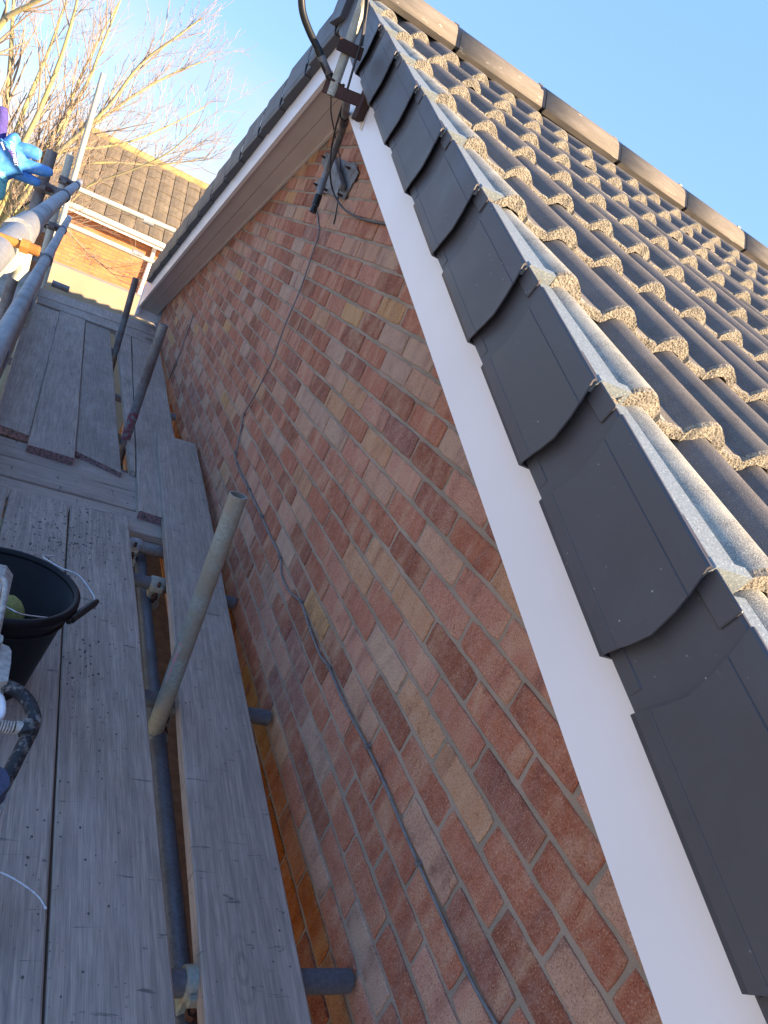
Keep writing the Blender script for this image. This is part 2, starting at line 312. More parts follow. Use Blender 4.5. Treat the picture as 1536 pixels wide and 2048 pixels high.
# wall body (mortar face) as a gabled block
w = MB(); mx_ = .0045
prof = [(Y0, GZ), (Y1, GZ), (Y1, sofz(Y1)-.02), (YR, sofz(YR)+.03), (Y0, sofz(Y0)-.02)]
v = [(mx_, y, z) for y, z in prof]+[(HX-.05, y, z) for y, z in prof]
w.add(v, [(4, 3, 2, 1, 0)], 0); w.add(v, [(5, 6, 7, 8, 9), (0, 1, 6, 5), (1, 2, 7, 6), (2, 3, 8, 7), (3, 4, 9, 8), (4, 0, 5, 9)], 1)
wall = hpart(w.build('wall', [MAT['mortar'], MAT['brick']], house))
# bricks: irregular fired faces
def brick_verts(L, H, D, seed):
    r = random.Random(seed); n = 7; out = []
    for t in range(n): out.append((-L/2+L*t/n, -H/2))
    for t in range(3): out.append((L/2, -H/2+H*t/3))
    for t in range(n): out.append((L/2-L*t/n, H/2))
    for t in range(3): out.append((-L/2, H/2-H*t/3))
    m = len(out); j = .0016
    o1 = [(a+r.uniform(-j, j), b+r.uniform(-j, j)) for a, b in out]
    cr = {0, n, n+3, 2*n+3}
    o1 = [(a*(1-(.006*r.random()*2 if i in cr else 0)), b*(1-(.03*r.random()*2 if i in cr else 0))) for i, (a, b) in enumerate(o1)]
    ins = .0028; o2 = [(a-math.copysign(ins*r.uniform(.6, 1.4), a)*(abs(a) > L/2-.004 or i in cr)*1.0, b-math.copysign(ins*r.uniform(.6, 1.4), b)*(abs(b) > H/2-.004)) for i, (a, b) in enumerate(o1)]
    rec = r.uniform(-.0012, .0015)
    v = [(D, a, b) for a, b in o1]+[(.0022+rec, a, b) for a, b in o1]+[(rec+r.uniform(-.0004, .0004), a, b) for a, b in o2]
    f = [(i, (i+1) % m, m+(i+1) % m, m+i) for i in range(m)]+[(m+i, m+(i+1) % m, 2*m+(i+1) % m, 2*m+i) for i in range(m)]
    a = 2*m; mid = [a+i for i in range(m)]
    f.append(tuple(mid)); f = [q[::-1] for q in f]
    return v, f
BV = [brick_verts(.2145, .0640, .03, s) for s in range(9)]
BM = [mesh('brick', v, f, MAT['brick']) for v, f in BV]; BO = [mesh('brick', v, f, MAT['brick_warm_bounce']) for v, f in BV]
HALF = {}
cells = []
for kk in range(-21, 26):
    zt = -.075*kk-.005; zb = zt-.065; zc = (zt+zb)/2
    offu = 0 if kk % 2 == 0 else .5
    for i in range(-32, 12):
        u0 = i+offu; ya = -(u0+1)*.225+.005; yb = -u0*.225-.005; yc = (ya+yb)/2
        if yc < Y0+.05 or yc > Y1+.06: continue
        if zt > sofz(yc)+.06: continue
        if zb < GZ+.1: continue
        if yb > Y1: yb = Y1
        if ya < Y0: ya = Y0
        cells.append((yc if yb-ya > .2 else (ya+yb)/2, zc, yb-ya))
def area(y, z):
    q = pj([(0, y-.1, z-.033), (0, y+.1, z-.033), (0, y+.1, z+.033), (0, y-.1, z+.033)])
    if q[:, 2].min() < .15: return 0
    if q[:, 0].max() < 0 or q[:, 0].min() > 1536 or q[:, 1].max() < 0 or q[:, 1].min() > 2048: return 0
    if z > sofz(y) or z < -.80: return 0
    x, yy = q[:, 0], q[:, 1]; return .5*abs(sum(x[i]*yy[(i+1) % 4]-x[(i+1) % 4]*yy[i] for i in range(4)))
ar = sorted(range(len(cells)), key=lambda i: -area(cells[i][0], cells[i][1])); near = set(ar[:300])
rest = MB()
for i, (yc, zc, ln) in enumerate(cells):
    r = random.Random(i*7+3); kx = r.randrange(len(BM)); dx = r.uniform(-.0012, .0016); ang = r.uniform(-.006, .006)
    T = Matrix.Translation((dx, yc+r.uniform(-.0015, .0015), zc+r.uniform(-.0012, .0012))) @ Matrix.Rotation(ang, 4, 'X') @ Matrix.Rotation(math.pi if r.random() < .5 else 0, 4, 'X') @ Matrix.Diagonal((1, ln/.215, 1, 1))
    if i in near: obj('brick', (BO if zc < -.70 else BM)[kx], wall, T)  # courses below the deck take the brick with bounce light in its colour
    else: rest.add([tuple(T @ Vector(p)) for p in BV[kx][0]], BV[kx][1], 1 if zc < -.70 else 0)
ro = rest.build('far_bricks', [MAT['brick'], MAT['brick_warm_bounce']], wall); ro['kind'] = 'stuff'

# barge boards and soffits (each rake)
def rakep(x, y, dz, side):  # point on a rake; side -1 near slope, +1 far slope; dz measured from soffit line
    yy = y if side < 0 else 2*YR-y
    return (x, yy, sofz(y)+dz)
ylo = -2.62
for side in (-1, 1):
    b = MB(); A = [(ylo), (YR)]
    # board 18 mm thick, deep face 0.25
    pts = []
    for y in A:
        pts += [rakep(-OB, y, -.018, side), rakep(-OB, y, .27, side), rakep(-OB+.02, y, .27, side), rakep(-OB+.02, y, -.018, side)]
    b.add(pts, [(0, 1, 5, 4), (1, 2, 6, 5), (2, 3, 7, 6), (3, 0, 4, 7), (0, 3, 2, 1), (4, 5, 6, 7)])
    hpart(b.build('barge_board', MAT['barge'], house))
    s_ = MB()
    for (xa, xb) in ((-OB+.022, -.098), (-.095, -.001)):
        pts = []
        for y in A: pts += [rakep(xa, y, 0, side), rakep(xb, y, 0, side), rakep(xb, y, .01, side), rakep(xa, y, .01, side)]
        s_.add(pts, [(0, 1, 5, 4), (1, 2, 6, 5), (2, 3, 7, 6), (3, 0, 4, 7), (0, 3, 2, 1), (4, 5, 6, 7)])
    pts = []
    for y in A: pts += [rakep(-.1, y, .006, side), rakep(-.09, y, .006, side)]
    s_.add(pts, [(0, 1, 3, 2)])
    pts = []
    for y in A: pts += [rakep(-.014, y, -.012, side), rakep(-.0005, y, -.012, side), rakep(-.0005, y, 0.001, side), rakep(-.014, y, 0.001, side)]
    s_.add(pts, [(0, 1, 5, 4), (1, 2, 6, 5), (2, 3, 7, 6), (3, 0, 4, 7)])
    hpart(s_.build('soffit', MAT['soffit'], house))
    # box end at the foot of the rake
    e = MB(); y = ylo; yy = y if side < 0 else 2*YR-y; sg = side
    e.box((-OB-.004, min(yy, yy+sg*.022), sofz(y)-.10), (.0, max(yy, yy+sg*.022), sofz(y)+.24)); e.box((-OB-.006, min(yy+sg*.02, yy-sg*.06), sofz(y)-.065), (-OB+.028, max(yy+sg*.02, yy-sg*.06), sofz(y)+.2))
    hpart(e.build('box_end', MAT['upvc'], house))
    fz = MB(); fz.box((.0, min(yy, yy+sg*.022), sofz(y)-.10), (HX-.05, max(yy, yy+sg*.022), sofz(y)+.20)); yin = Y0 if side < 0 else Y1
    fz.box((.0, min(yy, yin), sofz(y)-.10), (HX-.05, max(yy, yin), sofz(y)-.09))
    hpart(fz.build('fascia', MAT['upvc'], house))

# roof deck
rf = MB(); dz = -.075
pts = []
for x in (-OB+.025, HX): pts += [(x, ylo-.05, capz(ylo-.05)+dz), (x, YR, capz(YR)+dz), (x, 2*YR-ylo+.05, capz(ylo-.05)+dz), (x, 2*YR-ylo+.05, capz(ylo-.05)+dz-.03), (x, YR, capz(YR)+dz-.03), (x, ylo-.05, capz(ylo-.05)+dz-.03)]
rf.add(pts, [(0, 1, 7, 6), (1, 2, 8, 7), (2, 3, 9, 8), (3, 4, 10, 9), (4, 5, 11, 10), (5, 0, 6, 11), (5, 4, 1, 0), (4, 3, 2, 1), (6, 7, 10, 11), (7, 8, 9, 10)])
roof = hpart(rf.build('roof', MAT['soffit_dark'], house))
# slope frames: local (x, s down slope, n normal) -> world
def frame(side):
    d = (0, -CT, -ST) if side < 0 else (0, CT, -ST); n = (0, -ST, CT) if side < 0 else (0, ST, CT)
    o = (0, 0, CAPZ) if side < 0 else (0, 2*YR, CAPZ)
    F = Matrix.Identity(4)
    for i in range(3): F[i][0] = (1, 0, 0)[i]; F[i][1] = d[i]; F[i][2] = n[i]; F[i][3] = o[i]
    return F
FR = {-1: frame(-1), 1: frame(1)}
def rpart(name, me, side, s, x=0.0, n=0.0, tilt=0.0):
    T = FR[side] @ Matrix.Translation((x, s, n)) @ Matrix.Rotation(tilt, 4, 'X')
    return obj(name, me, roof, T)
# double-roman tile: two rolls, nose at local y=0, runs up slope to y=-.41
PX = []; 
def tile_h(x):
    h = 0
    for c in (.066, .216):
        dx = abs(x-c)
        if dx < .046: h = max(h, .033*math.cos(math.pi*dx/.092)**.8)
    return h
PX = sorted(set([0, .297]+[c+d for c in (.066, .216) for d in (-.046, -.043, -.037, -.028, -.015, 0, .015, .028, .037, .043, .046)]+[.13, .15]))
def tile_mesh(seed, mats, first=False):
    r = random.Random(seed); m = MB(); n = len(PX); up = -.41; th = .021
    jit = [r.uniform(-.0025, .0025) for _ in PX]; jb = [r.uniform(-.004, .0045) for _ in PX]
    e = .003
    T0 = [(x, up, tile_h(x)) for x in PX]; T1 = [(x, -.008+j*.3, tile_h(x)) for x, j in zip(PX, jit)]; T2 = [(x, j, tile_h(x)-e) for x, j in zip(PX, jit)]
    # underside: hollow under roll
    def under(x, k): 
        h = tile_h(x); return max(-th+jb[k], h-.030+jb[k]*.9) if h > .010 else -th+jb[k]
    B2 = [(x, j-.001, under(x, k)) for k, (x, j) in enumerate(zip(PX, jit))]; B0 = [(x, up, tile_h(x)-th) for x in PX]
    v = T0+T1+T2+B2+B0
    for i in range(n-1):
        m.add([], [], 0)
    f0 = [(i, n+i, n+i+1, i+1) for i in range(n-1)]; f1 = [(n+i, 2*n+i, 2*n+i+1, n+i+1) for i in range(n-1)]; f2 = [(2*n+i, 3*n+i, 3*n+i+1, 2*n+i+1) for i in range(n-1)]; f3 = [(3*n+i, 4*n+i, 4*n+i+1, 3*n+i+1) for i in range(n-1)]
    sd = [(0, 4*n, 3*n, 2*n, n), (n-1, 2*n-1, 3*n-1, 4*n-1, 5*n-1)]
    m.v = v; m.f = f0+f1+f2+f3+sd; m.mi = [0]*len(f0)+[1]*len(f1)+[1]*len(f2)+[1]*len(f3)+[1, 1]; m.sm = [True]*len(f0)+[False]*(len(f1)+len(f2)+len(f3)+2)
    # lumps along the nose
    return m
TV = [tile_mesh(s, None) for s in range(6)]
TM = [t.data('roof_tile', [MAT['tile_top'], MAT['tile_raw']]) for t in TV]; TF = []
for t in TV:
    me = t.data('roof_tile', [MAT['tile_top'], MAT['tile_raw'], MAT['tile_frost']]); TF.append(me)
    for p in me.polygons:
        if p.material_index == 0 and p.center.x < .125: p.material_index = 2
TILT = math.atan2(.030, GA)
X0T = -.216; NCOL = 21; SN0 = .935-.355*8
rows = [s for s in [.935+GA*k for k in range(-8, 5)]]
def tilt_T(r_): return TILT*(1+r_.uniform(-.12, .12))
for ri, s in enumerate(rows):
    for c_ in range(NCOL):
        r = random.Random(ri*100+c_); me = (TF if c_ == 0 else TM)[r.randrange(6)]
        if s-.41 < -2.29: pass
        o = rpart('roof_tile', me, -1, s+r.uniform(-.004, .004), X0T+c_*.30, -.012+r.uniform(-.0015, .002), tilt_T(r))
fs = MB()
for ri, s in enumerate(rows):
    for c_ in range(NCOL):
        r = random.Random(ri*77+c_); t = TV[r.randrange(6)]; T = FR[1] @ Matrix.Translation((X0T+c_*.30, s, -.014)) @ Matrix.Rotation(TILT, 4, 'X')
        b = len(fs.v); fs.v += [tuple(T @ Vector(p)) for p in t.v]; fs.f += [tuple(i+b for i in q)[::-1] for q in t.f]; fs.mi += t.mi; fs.sm += t.sm
o = fs.build('far_slope_tiles', [MAT['tile_top'], MAT['tile_raw']], roof); o['kind'] = 'stuff'

# verge caps
def endcurve(n):  # how far the trailing edge stands forward at depth n below the top
    P = [(0, 0), (-.027, .010), (-.051, .018), (-.108, .024), (-.150, .009), (-.178, 0)]
    for (a, b), (c, d) in zip(P, P[1:]):
        if c <= n <= a: return b+(d-b)*(a-n)/(a-c)
    return 0
def shell(m, prof, s0, s1, c0, c1, th=.003, flare=0.0):
    # prof: list (x, n) running from top inner lip round the face to the bottom inner lip
    def ring(s, curve, inset, fl):
        out = []
        for (x, n) in prof: out.append((x+(inset if x <= XC+.012 else 0)-(fl if x <= XC+.012 else 0), s+(endcurve(n) if curve else 0), n-(inset if n > -.004 else 0)+(inset if n < -.165 else 0)))
        return out
    a, b = ring(s0, c0, 0, 0), ring(s1, c1, 0, flare); ai, bi = ring(s0, c0, th, 0), ring(s1, c1, th, flare); n = len(prof)
    v = a+b+ai+bi; f = [(i, i+1, n+i+1, n+i) for i in range(n-1)]+[(2*n+i+1, 2*n+i, 3*n+i, 3*n+i+1) for i in range(n-1)]+[(n+i, n+i+1, 3*n+i+1, 3*n+i) for i in range(n-1)]+[(i+1, i, 2*n+i, 2*n+i+1) for i in range(n-1)]+[(0, n, 3*n, 2*n), (n-1, 3*n-1, 4*n-1, 2*n-1)][0:2]
    m.add(v, [q[::-1] for q in f])
NS = [(-.2375, 0), (XC+.004, 0), (XC+.001, -.003), (XC, -.020), (XC-.0005, -.0365), (XC+.0001, -.0375), (XC-.0012, -.0385), (XC-.001, -.06), (XC-.001, -.10), (XC-.001, -.13), (XC-.001, -.148), (XC+.0003, -.1495), (XC-.0002, -.151), (XC+.0005, -.170), (XC+.003, -.178), (XC+.039, -.178)]
cap = MB()
shell(cap, NS, .080, .356, True, True, .003, .009)
NK = [(-.234, -.006), (XC+.012, -.006), (XC+.008, -.010), (XC+.0075, -.060), (XC+.0075, -.11), (XC+.0045, -.172), (XC+.039, -.174)]
shell(cap, NK, -.09, .125, False, False)
# small clip tabs at the neck
cap.box((XC+.004, .0, -.034), (XC+.0085, .060, -.002), bev=.0015); cap.box((XC+.004, .004, -.170), (XC+.0085, .062, -.150), bev=.0015)
CAPM = cap.data('verge_cap', [MAT['verge_plastic']])
capf = MB(); capf.v = [(x, y, z) for x, y, z in cap.v]; capf.f = [q[::-1] for q in cap.f]; capf.mi = cap.mi; capf.sm = cap.sm
CAPF = capf.data('verge_cap', [MAT['verge_plastic']])
# galvanised trim with a turned-down end
tr = MB()
sv = [(-.2335, -.335, -.020), (-.190, -.335, -.014), (-.190, -.010, -.003), (-.2335, -.010, -.008)]; tr.add(sv+[(x, y, z-.012) for x, y, z in sv], [(0, 1, 2, 3), (7, 6, 5, 4), (0, 3, 7, 4), (1, 0, 4, 5), (2, 1, 5, 6), (3, 2, 6, 7)]); sv = [(-.247, -.002, -.026), (-.184, .003, -.030), (-.182, .002, .002), (-.236, -.002, -.003)]; tr.add(sv+[(x, y-.016, z) for x, y, z in sv], [(0, 1, 2, 3), (7, 6, 5, 4), (0, 3, 7, 4), (1, 0, 4, 5), (2, 1, 5, 6), (3, 2, 6, 7)])
TRM = tr.data('verge_trim', [MAT['galv_trim']])
for s in rows:
    r = random.Random(int(s*1000)); me = CAPM
    if s-GA > -2.35:
        rpart('verge_cap', me, -1, s-GA, r.uniform(-.0015, .0015), r.uniform(-.002, .002), r.uniform(-.003, .003))
        rpart('verge_cap', CAPF, 1, s-GA, r.uniform(-.0015, .0015), r.uniform(-.002, .002), r.uniform(-.003, .003))
        for sd in (-1, 1):
            if sd < 0: rpart('verge_trim', TRM, sd, s, 0, .003, .0)
# ridge tiles with black unions
ZR = 1.842; rd = MB(); un = MB()
RL, RR = .471, .135
prof = []
for t in range(13):
    a = math.radians(-62+124*t/12); prof.append((math.sin(a)*RR*.95, math.cos(a)*RR-RR))
prof = [(-.140, -.112)]+prof+[(.140, -.112)]
def ridge_mesh(m, x0, x1, th, k=1.0, mi=0):
    n = len(prof); v = []
    for x in (x0, x1):
        for y, z in prof: v.append((x, y*k, z*k))
    for x in (x0, x1):
        for y, z in prof: v.append((x, y*(k-th/.12), (z*k)-th))
    f = [(i, n+i, n+i+1, i+1) for i in range(n-1)]+[(2*n+i+1, 3*n+i+1, 3*n+i, 2*n+i) for i in range(n-1)]+[(i, i+1, 2*n+i+1, 2*n+i) for i in range(n-1)]+[(n+i+1, n+i, 3*n+i, 3*n+i+1) for i in range(n-1)]
    f += [(0, 2*n, 3*n, n), (n-1, 2*n-1, 4*n-1, 3*n-1)]
    m.add(v, f, mi, False)
ridge_mesh(rd, 0, RL, .018); RDM = rd.data('ridge_tile', [MAT['ridge']]); RDM.polygons.foreach_set('use_smooth', [True]*14+[False]*(len(RDM.polygons)-14))
ridge_mesh(un, -.03, .03, .01, .955); un.box((-.012, -.006, -.004), (.012, .006, .010)); UNM = un.data('ridge_union', [MAT['black_plastic']])
for i in range(13):
    xj = .224+.493*(i-1); T = Matrix.Translation((xj+.0075, YR, ZR+random.Random(i).uniform(-.002, .002)))
    obj('ridge_tile', RDM, roof, T); obj('ridge_union', UNM, roof, Matrix.Translation((xj+.493, YR, ZR)))
# under-ridge filler and black ridge end cap of the dry verge
e = MB(); e.box((-.20, YR-.09, capz(YR)-.09), (HX, YR+.09, capz(YR)-.045)); o = e.build('ridge_roll', MAT['black_plastic'], roof)
e = MB(); zz = capz(YR)
hp = [(-.085, -.165), (-.085, .02), (-.05, .085), (.05, .085), (.085, .02), (.085, -.165)]
v = [(-.272, YR+y, zz+z) for y, z in hp]+[(-.19, YR+y, zz+z) for y, z in hp]; n = len(hp)
e.add(v, [tuple(range(n)), tuple(range(2*n-1, n-1, -1))]+[(i, n+i, n+(i+1) % n, (i+1) % n) for i in range(n)])
o = e.build('ridge_end_cap', MAT['verge_plastic'], roof)

# ------------------------------------------------------------------ aerial mast, brackets, cables
def cyl(p0, p1, r, mat, name, parent=None, seg=20, hollow=0.0):
    m = MB(); m.tube([p0, p1], r, seg, hollow=hollow); return m.build(name, mat, parent)
YM = 1.42
pt = [on(730, -6, 1, YM), on(668, 174, 1, YM)]
up = (pt[0]-pt[1]).normalized(); base = pt[1]-up*.03
mast = empty('aerial_mast', base, 'straight silver aerial pole clamped between rusty brackets at the gable peak', 'pole')
def wpart(m, name, mat, root):
    o = m.build(name, mat, root); o.location = -root.location; return o
m = MB(); m.tube([base, pt[0]+up*.9], .0165, 20, hollow=.002); wpart(m, 'pole', MAT['mast'], mast)
# rusty bar bracket bolted to the barge board
bA = on(728, 205, 0, -.222); bB = on(648, 172, 1, YM+.02)
br_ = empty('rusty_bracket', bA, 'rusty steel bar bracket bolted to the white barge board, rust stain below', 'bracket')
def bar(m, a, b, w, h, upv=Vector((0, 0, 1)), ext=0.0, mi=0, bev=.0015):
    a = Vector(a); b = Vector(b); d = (b-a).normalized(); sx = d.cross(upv).normalized(); sz = sx.cross(d); L = (b-a).length
    T = Matrix.Identity(4)
    for i in range(3): T[i][0] = sx[i]; T[i][1] = d[i]; T[i][2] = sz[i]; T[i][3] = a[i]
    m.box((-w/2, -ext, -h/2), (w/2, L+ext, h/2), mi, bev, T)
m = MB(); bar(m, bA, bB, .010, .040); wpart(m, 'bar', MAT['rust'], br_)
m = MB(); m.box((bA.x-.014, bA.y-.030, bA.z-.060), (bA.x+.014, bA.y+.030, bA.z+.055), bev=.002); wpart(m, 'foot_plate', MAT['rust'], br_)
m = MB(); c = base+up*.045; m.tube([c+Vector((-.03, -.012, 0)), c+Vector((.03, -.012, 0))], .004, 8); m.tube([c+Vector((.022, -.012, 0)), c+Vector((.03, -.012, 0))], .008, 6, smooth=False); wpart(m, 'bolt', MAT['rust'], br_)
b1, b2 = on(676, 86, 1, YM-.02), on(724, 110, 1, YM-.02)
m = MB(); bar(m, b2, b1, .012, .040); o = m.build('rusty_clamp', MAT['rust']); tag(o, 'short dark rusty clamp bar across the aerial pole, the upper of the two', 'bracket')
# rust stain on barge
k = NT('rust_stain', .6); f = k.noise(k.vmap(k.pos(), (1, 90, 6)), 1.5, 4, .6); k.col(k.mix(k.rng(f, .4, .6), (.62, .40, .24), (.80, .74, .72))); MAT['rust_stain'] = k.m
st0 = on(735, 226, 0, -OB); m = MB(); q0 = on(729, 229, 0, -OB); q1 = on(737, 223, 0, -OB); q2 = on(724, 262, 0, -OB); q3 = on(719, 258, 0, -OB)
m.add([(p.x-.0012, p.y, p.z) for p in (q0, q1, q2, q3)], [(0, 1, 2, 3)]); 
o = hpart(m.build('rust_stain', MAT['rust_stain'], house))
# lower cranked pole and wall plate
cp = [on(630, 412, 0, -.075), on(641, 380, 0, -.075), on(655, 338, 0, -.075), on(676, 285, 0, -.11), on(687, 250, 0, -.17), on(692, 215, 0, -.24), on(694, 195, 0, -.27)]
crank = empty('cranked_pole', cp[0], 'grey cranked pole in a wall plate under the gable peak', 'pole')
m = MB(); m.tube(catmull(cp, 6), .0145, 16); wpart(m, 'pole', MAT['galv_dark'], crank)
m = MB(); d = (cp[1]-cp[0]).normalized(); m.tube([cp[0]+d*.002, cp[0]+d*.05], .017, 16); m.tube([cp[0]-d*.03, cp[0]+d*.006], [.017, .0125], 8); wpart(m, 'end_cap', MAT['tape'], crank)
m = MB(); p5 = cp[4].lerp(cp[5], .1); p6 = cp[4].lerp(cp[5], .55); m.tube([p5, p6], .0185, 16); wpart(m, 'tape_band', MAT['tape'], crank)
wp = on(676, 350, 0, -.004)
plate = empty('wall_bracket', wp, 'galvanised pressed-steel wall bracket holding the cranked pole', 'bracket')
m = MB(); quad = [(655, 306), (716, 333), (712, 352), (704, 372), (690, 400), (640, 382), (628, 368), (650, 352)]
P_ = [on(x, y, 0, -.004) for x, y in quad]; v = [tuple(p) for p in P_]+[(p.x-.004, p.y, p.z) for p in P_]; n = len(P_)
m.add(v, [tuple(range(n)), tuple(range(2*n-1, n-1, -1))]+[(i, n+i, n+(i+1) % n, (i+1) % n) for i in range(n)][::1])
wpart(m, 'back_plate', MAT['galv_dark'], plate)
m = MB()
for (xa, ya, xb, yb) in ((703, 335, 712, 356), (648, 312, 655, 338), (634, 368, 650, 378)):
    a, b = on(xa, ya, 0, -.008), on(xb, yb, 0, -.008); bar(m, a, b, .05, .006, Vector((1, 0, 0)))
a, b = on(668, 318, 0, -.03), on(684, 376, 0, -.03); bar(m, a, b, .030, .026, Vector((1, 0, 0)), bev=.004); wpart(m, 'pole_clamp', MAT['galv_dark'], plate)
for x, y in ((651, 316), (672, 326), (635, 371), (654, 381), (701, 338), (684, 392)):
    m = MB(); c = on(x, y, 0, -.008); m.tube([c, c+Vector((-.014, 0, 0))], .0065, 6, smooth=False); m.tube([c+Vector((-.012, 0, 0)), c+Vector((-.024, 0, 0))], .0035, 8); wpart(m, 'bolt', MAT['rust'], plate)
def cable(name, pts, r, mat, label, seg=8, n=6):
    P = catmull(pts, n); o = MB(); root = empty(name, P[0], label, 'cable'); o.tube(P, r, seg); wpart(o, 'sheath', mat, root); return root, P
# drooping black hose with taped joints
hp_ = [on(604, -40, 1, YM+.05), on(603, 0, 1, YM+.05), on(607, 30, 1, YM+.05), on(620, 65, 1, YM+.05), on(637, 100, 1, YM+.05), on(648, 130, 1, YM+.05), on(659, 152, 1, YM+.05), on(664, 164, 1, YM+.05)]
hose = empty('cable_conduit', hp_[-1], 'thick black looped conduit with taped joints hanging beside the aerial pole', 'conduit')
m = MB(); m.tube(catmull(hp_, 6), .0125, 14); wpart(m, 'conduit', MAT['black_plastic'], hose)
m = MB(); m.tube([hp_[4].lerp(hp_[5], -.1), hp_[4].lerp(hp_[5], .35)], .0145, 14); wpart(m, 'tape_band', MAT['tape'], hose)
m = MB(); m.tube([hp_[6].lerp(hp_[7], -.3), hp_[6].lerp(hp_[7], .8)], .0148, 14); wpart(m, 'tape_band', MAT['tape'], hose)
m = MB(); m.tube([hp_[4].lerp(hp_[5], .4), hp_[6].lerp(hp_[7], -.35)], .0135, 14); wpart(m, 'sleeve', MAT['galv_dark'], hose)
xx = -.26
cable('coax_cable', [on(733, -20, 1, YM-.03), on(729, 30, 1, YM-.03), on(724, 75, 1, YM-.04), on(712, 118, 1, YM-.03), on(700, 160, 1, YM-.03), on(690, 195, 1, YM), on(676, 238, 0, -.20), on(664, 290, 0, -.13), on(660, 340, 0, -.105), on(667, 385, 0, -.05), on(690, 420, 0, -.02), on(730, 440, 0, -.012), on(780, 450, 0, -.012)], .0042, MAT['cable'], 'black coax looping from the aerial pole down across the wall and behind the barge board')
cable('aerial_cable', [on(662, 195, 1, YM), on(662, 225, 0, -.25), on(667, 255, 0, -.18), on(673, 288, 0, -.08), on(680, 320, 0, -.04), on(678, 370, 0, -.025), on(676, 400, 0, -.012), on(671, 432, 0, -.006), on(667, 448, 0, -.004)], .003, MAT['cable'], 'thin black cable dropping behind the wall bracket, ending in the brickwork')
cable('pole_cable', [on(737, -20, 1, YM-.035), on(735, 10, 1, YM-.035), on(731, 40, 1, YM-.035), on(728, 66, 1, YM-.035), on(724, 92, 1, YM-.035)], .0035, MAT['cable'], 'short grey-black cable running down the side of the aerial pole')
wc = [(632, 412), (636, 440), (637, 470), (627, 500), (600, 580), (570, 650), (545, 720), (510, 790), (488, 830), (480, 870), (472, 905), (474, 932), (495, 975), (522, 1032), (543, 1078), (560, 1115), (563, 1150), (578, 1182), (601, 1204), (617, 1250), (640, 1310), (658, 1336), (690, 1410), (735, 1495), (770, 1570), (805, 1655), (837, 1728), (860, 1780), (905, 1880), (950, 1975), (1000, 2062), (1060, 2180)]
stand = {4: .012, 5: .022, 6: .03, 7: .018}
root, P = cable('wall_cable', [on(x, y, 0, -.0065-stand.get(i, 0)) for i, (x, y) in enumerate(wc)], .0033, MAT['cable_grey'], 'long grey cable clipped down the brick wall from the bracket to the bottom edge', n=5)
for (x, y) in ((489, 829), (472, 908), (498, 978), (524, 1033), (560, 1115), (602, 1204), (658, 1335), (736, 1494), (838, 1728)):
    m = MB(); c = on(x, y, 0, -.005); m.box((c.x-.008, c.y-.006, c.z-.004), (c.x+.005, c.y+.006, c.z+.007), bev=.0015); m.tube([(c.x-.007, c.y, c.z+.008), (c.x-.012, c.y, c.z+.008)], .003, 6); wpart(m, 'clip', MAT['cable_grey'], root)
cable('wall_wire', [on(387, 628, 0, -.006), on(372, 672, 0, -.008), on(357, 715, 0, -.008), on(338, 757, 0, -.006)], .004, MAT['cable_grey'], 'short thin wire fixed to the brickwork near the far corner')

# ------------------------------------------------------------------ scaffold: boards
ZD = -.570; BT = .038
def board(pl_far, pr_far, pr_near, pl_near, label, th=BT, group='grey scaffold boards', band=True, name='scaffold_board'):
    """four top corners (far-left, far-right, near-right, near-left), in metres"""
    A, B, C_, D = [Vector(p) for p in (pl_far, pr_far, pr_near, pl_near)]
    c = (C_+D)/2; d = ((A+B)/2-c); L = d.length; y = d.normalized(); x = ((B-A)+(C_-D)).normalized(); x = (x-y*x.dot(y)).normalized(); z = x.cross(y)
    T = Matrix.Identity(4)
    for i in range(3): T[i][0] = x[i]; T[i][1] = y[i]; T[i][2] = z[i]; T[i][3] = c[i]
    inv = T.inverted(); q = [inv @ p for p in (D, C_, B, A)]
    r = random.Random(label); m = MB(); n = 10; V_ = []; bv = .0035
    for t in range(n+1):
        tt = t/n; a = q[0].lerp(q[3], tt); b = q[1].lerp(q[2], tt); ja, jb_ = (r.uniform(-.0018, .0018) for _ in range(2)); cz = r.uniform(-.001, .001)
        V_ += [(a.x+ja, a.y, -bv+cz), (a.x+bv+ja, a.y, cz), (b.x-bv+jb_, b.y, cz), (b.x+jb_, b.y, -bv+cz), (b.x+jb_, b.y, -th), (a.x+ja, a.y, -th)]
    m.add(V_, [(t*6+k, t*6+(k+1) % 6, (t+1)*6+(k+1) % 6, (t+1)*6+k) for t in range(n) for k in range(6)])
    m.add(V_[:6], [(0, 1, 2, 3, 4, 5)], 1); m.add(V_[-6:], [(5, 4, 3, 2, 1, 0)], 1)
    # fix winding
    bm = bmesh.new(); me = m.data(name, [MAT['board'], MAT['pink_end'] if band else MAT['board']]); bm.from_mesh(me); bmesh.ops.recalc_face_normals(bm, faces=bm.faces); bm.to_mesh(me); bm.free()
    o = obj(name, me, None, T); tag(o, label, 'board', group); return o
def flat(x, y, z=ZD): return on(x, y, 2, z)
def xy(x, y, z=ZD): return Vector((x, y, z))
N1 = board(flat(141, 1009), flat(257, 1033), xy(-.398, -2.2), xy(-.603, -2.2), 'wide grey scaffold board at bottom left beside the open gap, knots and nail marks', band=False)
board(flat(22, 977), flat(138, 1007), xy(-.606, -2.2), xy(-.832, -2.2), 'grey scaffold board under the black bucket with chalk arc at its near end', band=False)
board(xy(-1.10, 1.50), xy(-.888, 1.51), xy(-.836, -2.2), xy(-1.06, -2.2), 'outermost grey scaffold board of the near deck along the left edge', band=False)
